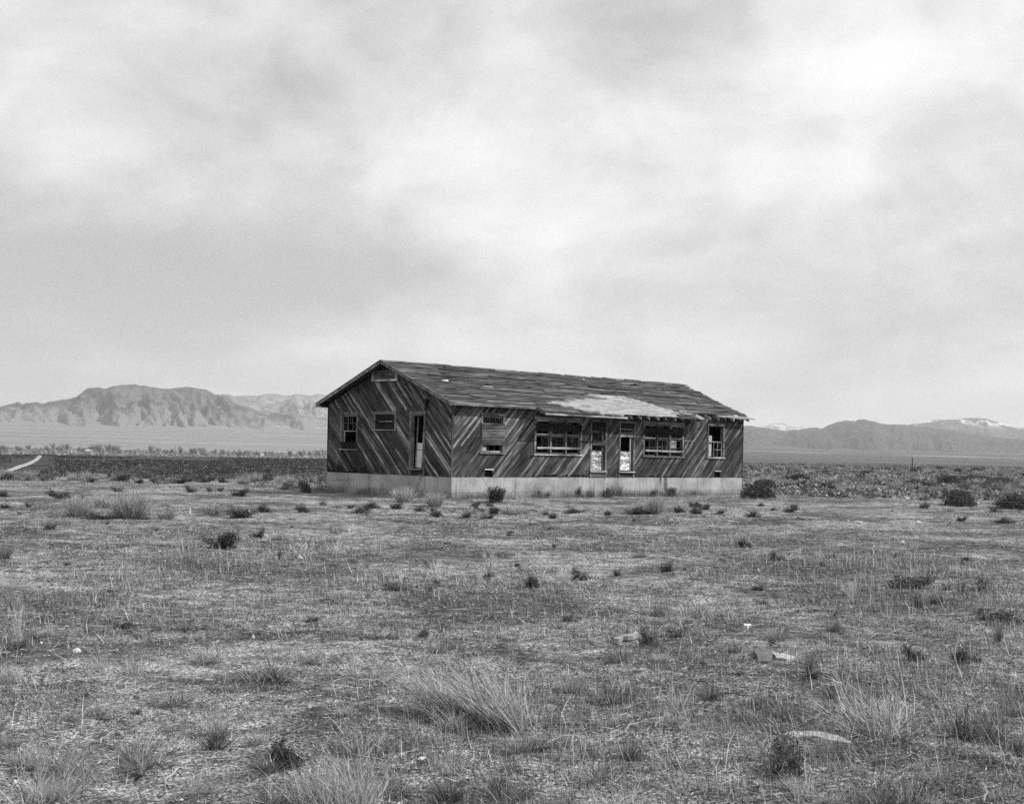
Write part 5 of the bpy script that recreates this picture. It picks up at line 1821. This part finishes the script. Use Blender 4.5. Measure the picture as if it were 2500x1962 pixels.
def shed(px, R0, lpx, hpx, label, roofm=M_WHITE, dep=9.0):
    d = ray(px, 1105)
    x, y = d[0] * R0, R0
    L, h = lpx / F_PX * R0, hpx / F_PX * R0
    e = bpy.data.objects.new('shed', None)
    COL.objects.link(e)
    e.location = (x, y, gz(x, y) - 0.2)
    wl, wr = h * 0.62, h
    boxes('wall', [(-L / 2, L / 2, -dep / 2, dep / 2, 0, wl)], M_SHEDWALL, e)
    vs = [(-L / 2 - 0.6, -dep / 2 - 0.7, wl), (L / 2 + 0.6, -dep / 2 - 0.7, wl), (L / 2 + 0.6, 0, wr), (-L / 2 - 0.6, 0, wr), (L / 2 + 0.6, dep / 2 + 0.7, wl), (-L / 2 - 0.6, dep / 2 + 0.7, wl)]
    link('roof', py_mesh('roof', vs, [(0, 1, 2, 3), (3, 2, 4, 5), (1, 4, 2), (0, 3, 5), (0, 5, 4, 1)], roofm), e)
    boxes('door', [(-1.5, 1.5, -dep / 2 - 0.1, -dep / 2 - 0.02, 0, wl * 0.8)], plain('shed_door', 0.08), e)
    setp(e, label, 'shed')


shed(178, 1720, 19, 4, 'long low white-roofed shed among the far trees at the left')
shed(213, 1950, 22, 6, 'larger pale shed right of the long white one', M_WHITE)
shed(73, 2300, 10, 6, 'small white shed far left beyond the plain')
shed(622, 1800, 10, 6, 'small white roof left of the house among the far trees')
shed(640, 1900, 8, 6, 'second small white roof right of its twin')
shed(748, 1750, 9, 4.5, 'white building on the valley floor beside the house eave')

# utility pole on the right plain
d = ray(2227, 1139.5)
Rp = 330.0
px_, py_ = d[0] * Rp, Rp
zp = gz(px_, py_)
hp = 21.0 / F_PX * Rp + 0.4
pole = bpy.data.objects.new('utility_pole', None)
COL.objects.link(pole)
pole.location = (px_, py_, zp - 0.2)
setp(pole, 'lone thin utility pole standing on the right horizon', 'pole')
vs, fs = [], []
for k in range(8):
    for (z, r_) in ((0, 0.13), (hp, 0.09)):
        vs.append((r_ * math.cos(k * math.pi / 4), r_ * math.sin(k * math.pi / 4), z))
fs = [(2 * k, 2 * ((k + 1) % 8), 2 * ((k + 1) % 8) + 1, 2 * k + 1) for k in range(8)] + [tuple(range(1, 16, 2))]
link('post', py_mesh('post', vs, fs, M_DARKWOOD), pole)
boxes('crossarm', [(-0.22, 0.22, -0.06, 0.06, hp - 0.3, hp - 0.18)], M_DARKWOOD, pole)


# ------------------------------------------------------------------ litter
def lump(name, px, py, wpx, hpx, mat, label, seed, cat='scrap', aspect=0.7, flat=False, group=None, rz=None):
    """an irregular faceted stone or crumpled scrap sitting on the ground"""
    x, y = pix(px, py)
    k = y / F_PX
    rnd = random.Random(seed)
    ns, rings = 9, 4
    vs, fs = [], []
    for j in range(rings):
        f = j / (rings - 1)
        rad = (0.5, 0.55, 0.42, 0.16)[j]
        for i in range(ns):
            a = 2 * math.pi * i / ns
            q = rad * rnd.uniform(0.75, 1.2)
            vs.append((q * math.cos(a), q * math.sin(a) * aspect, f * rnd.uniform(0.8, 1.1) - (0.12 if j == 0 else 0)))
    for j in range(rings - 1):
        for i in range(ns):
            fs.append((j * ns + i, j * ns + (i + 1) % ns, (j + 1) * ns + (i + 1) % ns, (j + 1) * ns + i))
    fs += [tuple(range(ns - 1, -1, -1)), tuple(range((rings - 1) * ns, rings * ns))]
    o = link(name, py_mesh(name, vs, fs, mat))
    o.location = (x, y, gz(x, y))
    o.scale = (wpx * k, wpx * k, hpx * k)
    o.rotation_euler = (rnd.uniform(-0.15, 0.15), rnd.uniform(-0.15, 0.15), rnd.uniform(0, 6.28) if rz is None else rz)
    setp(o, label, cat, group)
    return o


def slab(name, corners, thick, mat, label, cat, lift=0.0, tilt=0.0):
    """broken flat piece: its outline on the ground given by photograph pixels"""
    rnd = random.Random(len(label) * 13)
    pts = []
    n = len(corners)
    for i in range(n):
        a, b = corners[i], corners[(i + 1) % n]
        for f in (0.0, 0.33, 0.66):
            j = 0.0 if f == 0 else rnd.uniform(-1.5, 1.5)
            pts.append(pix(a[0] + (b[0] - a[0]) * f + j, a[1] + (b[1] - a[1]) * f + j * 0.5))
    cx, cy = sum(p[0] for p in pts) / len(pts), sum(p[1] for p in pts) / len(pts)
    z0 = sum(gz(*p) for p in pts) / len(pts)
    up = lambda p: lift + tilt * (p[0] - cx)
    m = len(pts)
    vs = [(p[0] - cx, p[1] - cy, up(p) - 0.02) for p in pts] + [(p[0] - cx, p[1] - cy, up(p) + thick + rnd.uniform(-0.002, 0.002)) for p in pts]
    fs = [tuple(range(m)), tuple(range(2 * m - 1, m - 1, -1))] + [(i, m + i, m + (i + 1) % m, (i + 1) % m) for i in range(m)]
    o = link(name, py_mesh(name, vs, fs, mat))
    o.location = (cx, cy, z0)
    setp(o, label, cat)
    return o


slab('broken_slab', [(1838, 1595), (1880, 1594), (1888, 1604), (1880, 1618), (1852, 1619)], 0.016, M_SLABD, 'dark grey corner of a broken slab in the right foreground', 'slab', 0.02, -0.06)
slab('broken_slab', [(1883, 1593), (1918, 1597), (1944, 1612), (1930, 1617), (1896, 1613)], 0.012, M_SLABP, 'pale piece lying beside the dark broken slab', 'slab', 0.015)
slab('flat_slab', [(1885, 1792), (1940, 1785), (1985, 1788), (2045, 1802), (2085, 1818), (2030, 1811), (1985, 1800), (1930, 1796)], 0.012, M_SLABP, 'long pale curved slab half hidden behind a dark leafy shrub', 'slab', 0.0)
slab('torn_board', [(1488, 1569), (1520, 1561), (1552, 1553), (1562, 1560), (1545, 1567), (1510, 1571)], 0.025, M_SLABP, 'torn pale board lying left of a dark shrub, centre right', 'board', 0.03, 0.1)
slab('fallen_board', [(1925, 1203), (2003, 1202.5), (2006, 1205), (1928, 1205.5)], 0.06, M_PALETRIM, 'long white board lying on the ground right of the house', 'board', 0.03)
slab('fallen_board', [(2228, 1199.2), (2258, 1199.6), (2258, 1200.8), (2228, 1200.6)], 0.05, M_PALETRIM, 'thin pale board far off in the scrub at the right', 'board', 0.05)
slab('fallen_board', [(675, 1192.5), (712, 1193), (712, 1194.6), (676, 1194.4)], 0.05, M_PALETRIM, 'pale board lying in grass before the dark mounded shrub, left', 'board', 0.06)
slab('fallen_board', [(1296, 1278.5), (1316, 1279.5), (1316, 1281), (1296, 1280.4)], 0.02, M_PALETRIM, 'short pale lath lying before the first triple window', 'board', 0.03)
slab('fallen_board', [(198, 1315), (228, 1315.5), (228, 1317), (198, 1316.6)], 0.02, M_PALETRIM, 'thin white lath lying in grass at the left', 'board', 0.03)
slab('white_card', [(1815, 1530), (1834, 1530), (1835, 1534.5), (1816, 1534)], 0.03, M_PAPER, 'small white rectangular block on bare ground, right of centre', 'scrap', 0.01)

LUMPS = [(732, 1364, 18, 9, M_PAPER, 'white block under the white dead bush', 'scrap'), (463, 1254, 9, 15, M_PAPER, 'white upright scrap standing left of the house', 'scrap'),
         (1258, 1219, 13, 8, M_STONE, 'white block at the foot of the sunlit foundation', 'stone'), (852, 1296, 7, 6, M_PAPER, 'white scrap at the right of the grey-dark clump before the gable', 'scrap'),
         (2339, 1196, 12, 6, M_PAPER, 'white rock behind the round bush at the right', 'stone'), (390, 1348, 6, 5, M_PAPER, 'white stone left of the large dark shrub, left', 'stone'),
         (2077, 1485, 9, 8, M_PAPER, 'white cup-like scrap below the forked dead stems', 'scrap'), (2203, 1328, 16, 10, M_PAPER, 'crumpled white scrap on open ground, right', 'scrap'),
         (618, 1557, 8, 9, M_PAPER, 'small white scrap with a dark spot, left field', 'scrap'), (187, 1592, 18, 12, M_PAPER, 'crumpled white paper in grass, lower left', 'scrap'),
         (155, 1622, 14, 8, M_STONE, 'pale flat stone below the crumpled paper', 'stone'), (100, 1568, 9, 5, M_PAPER, 'small white chip by the dark mat at the left edge', 'scrap'),
         (1853, 1395, 7, 10, M_PAPER, 'upright white chip with a stick, right of centre', 'scrap'), (2252, 1731, 11, 10, M_PAPER, 'white pebble right of the twiggy brush, right foreground', 'stone'),
         (755, 1728, 13, 10, M_PAPER, 'white scrap left of the low dry brush, foreground', 'scrap'), (36, 1912, 12, 10, M_PAPER, 'white stone in the lower left corner', 'stone'),
         (88, 1728, 9, 7, M_STONE, 'pale stone in the left foreground', 'stone'), (1348, 1825, 18, 10, M_STONE, 'pale stone below the big leaning brush', 'stone'),
         (1240, 1550, 8, 4, M_STONE, 'pale chip in grass before the centre of the house', 'stone'), (1060, 1302, 8, 3, M_PAPER, 'white flake on the open ground before the near corner', 'scrap'),
         (1515, 1315, 9, 4, M_STONE, 'pale flat stone on open ground before the doors', 'stone'), (1238, 1386, 9, 5, M_STONE, 'pale chip right of the tall pale dead bush', 'stone'),
         (1602, 1280, 9, 3, M_PAPER, 'white flake before the second triple window', 'scrap'), (608, 1250, 8, 5, M_PAPER, 'white scrap on the broad shrub left of the house', 'scrap'),
         (1030, 1852, 22, 6, M_PAPER, 'white sliver on bare soil below the low dry brush', 'scrap'), (1782, 1273, 22, 4, M_STONE, 'pale flat patch of stone before the right-hand window', 'stone'),
         (2243, 1275, 14, 5, M_PAPER, 'white scrap before the round bush, right', 'scrap'), (2100, 1275, 14, 6, M_PAPER, 'torn white scrap left of the other, right', 'scrap'),
         (625, 1911, 9, 8, M_STONE, 'pale stone left of the pale dense brush at the bottom', 'stone'), (2388, 1230, 10, 6, M_PAPER, 'bent white lath between the two round bushes', 'scrap')]
for i, (px, py, wp_, hp_, mt, lab, ct) in enumerate(LUMPS):
    lump('stone' if ct == 'stone' else 'white_scrap', px, py, wp_, hp_, mt, lab, 50 + i, ct)
for i in range(12):
    px, py = rt.uniform(0, 2500), 1240 + 700 * rt.random() ** 1.3
    k = ((py - 1100) / 300)
    lump('stone', px, py, rt.uniform(2, 5) * (0.6 + k), rt.uniform(0.8, 1.8) * (0.6 + k), M_STONE, 'small pale stone scattered on the open ground', 200 + i, 'stone', group='small scattered stones')

# white sheet of paper on the roof, near the gable
p = house.matrix_basis @ rmap(1.3, s_at(1.89), 0.045)
hm = Matrix.Rotation(YAW, 3, 'Z')
X, Yv = hm @ Vector((1, 0, 0)), hm @ (rmap(0, 0) - rmap(0, 1)).normalized()
Z = X.cross(Yv)
vs = [(-0.2, -0.06, -0.01), (0.13, -0.09, 0.0), (0.2, 0.05, 0.012), (-0.1, 0.08, 0.0), (-0.2, -0.06, 0.006), (0.13, -0.09, 0.02), (0.2, 0.05, 0.03), (-0.1, 0.08, 0.015)]
o = link('loose_sheet', py_mesh('loose_sheet', vs, BOXF, M_PAPER))
Mx = Matrix((X, Yv, Z)).transposed().to_4x4()
Mx.translation = p
o.matrix_world = Mx
setp(o, 'white scrap of sheet lying on the roof near the gable', 'scrap')


# crooked fallen branches in the foreground
def branch(px0, py0, px1, py1, thick, mat, label, seed, arch=0.06):
    rnd = random.Random(seed)
    a, b = Vector((*pix(px0, py0), 0)), Vector((*pix(px1, py1), 0))
    n = 9
    pts = []
    side = Vector((-(b - a).y, (b - a).x, 0)).normalized()
    for i in range(n):
        f = i / (n - 1)
        q = a.lerp(b, f) + side * rnd.uniform(-0.025, 0.025)
        q.z = gz(q.x, q.y) + thick + arch * math.sin(f * math.pi) * rnd.uniform(0.6, 1.2)
        pts.append(q)
    vs, fs = [], []

    def tube(ps, r0, r1):
        k = len(vs)
        for i, q in enumerate(ps):
            d = (ps[min(i + 1, len(ps) - 1)] - ps[max(i - 1, 0)]).normalized()
            u_ = d.cross(Vector((0, 0, 1))).normalized()
            v_ = d.cross(u_)
            r_ = r0 + (r1 - r0) * i / (len(ps) - 1)
            for j in range(4):
                an = j * math.pi / 2
                vs.append(q + u_ * r_ * math.cos(an) + v_ * r_ * math.sin(an))
        for i in range(len(ps) - 1):
            for j in range(4):
                fs.append((k + i * 4 + j, k + i * 4 + (j + 1) % 4, k + i * 4 + 4 + (j + 1) % 4, k + i * 4 + 4 + j))
    tube(pts, thick, thick * 0.4)
    for t_ in range(5):
        i = rnd.randint(1, n - 3)
        ln = (b - a).length * rnd.uniform(0.12, 0.3)
        d = ((b - a).normalized() + side * rnd.choice([-1, 1]) * rnd.uniform(0.4, 1.0) + Vector((0, 0, rnd.uniform(0, 0.5)))).normalized()
        tube([pts[i], pts[i] + d * ln * 0.5 + Vector((0, 0, 0.01)), pts[i] + d * ln], thick * 0.5, thick * 0.2)
    c = pts[0].copy()
    o = link('fallen_branch', py_mesh('fallen_branch', [v - c for v in vs], fs, mat))
    o.location = c
    setp(o, label, 'branch')


M_BRP, M_BRD = plain('bleached_branch', 0.28, 0.3, 20), plain('dark_branch', 0.06, 0.3, 20)
for i, (a, b, th, mt, lab) in enumerate([
        ((1500, 1800), (1650, 1762), 0.008, M_BRP, 'pale forked branch lying right of the big leaning brush'),
        ((1290, 1832), (1500, 1812), 0.007, M_BRP, 'long pale curved branch below the big leaning brush'),
        ((1210, 1795), (1290, 1766), 0.007, M_BRP, 'short pale branch at the foot of the big leaning brush'),
        ((880, 1832), (990, 1815), 0.007, M_BRP, 'pale branch under the low dry brush'),
        ((400, 1920), (460, 1880), 0.009, M_BRP, 'thick pale branch beside the flattened dead bush'),
        ((240, 1815), (310, 1800), 0.007, M_BRP, 'pale stick in the left foreground'),
        ((920, 1950), (980, 1905), 0.008, M_BRP, 'slanting pale stick right of the pale dense brush'),
        ((1600, 1777), (1650, 1760), 0.008, M_BRP, 'pale bent stick at the left of the loose dry brush'),
        ((2395, 1960), (2432, 1938), 0.009, M_BRP, 'pale stick in the bottom right corner'),
        ((2190, 1960), (2205, 1870), 0.006, M_BRP, 'curved pale stem near the bottom right'),
        ((1730, 1700), (1900, 1722), 0.008, M_BRD, 'dark crooked branch lying across bare soil, right foreground'),
        ((1690, 1665), (1740, 1690), 0.007, M_BRD, 'short dark branch above the loose dry brush'),
        ((330, 1905), (440, 1893), 0.008, M_BRD, 'dark branch lying in the lower left foreground'),
        ((1180, 1938), (1300, 1900), 0.007, M_BRD, 'dark branch lying at the bottom, centre'),
        ((780, 1470), (830, 1478), 0.008, M_BRD, 'dark stick on the ground left of centre')]):
    branch(*a, *b, th, mt, lab, 300 + i)

# ------------------------------------------------------------------ air
hz = boxes('haze', [(-27000, 27000, -27000, 27000, -40, 1500)], M_GROUND, None)
hz.data.materials.clear()
hm_, t = material('valley_haze')
vol = t.n('ShaderNodeVolumePrincipled', {'Color': grey(0.93), 'Density': 5.0e-5, 'Anisotropy': 0.1})
t.n('ShaderNodeOutputMaterial', {'Volume': vol.outputs[0]})
hz.data.materials.append(hm_)
setp(hz, 'thin pale haze filling the valley air', 'haze', kind='stuff')
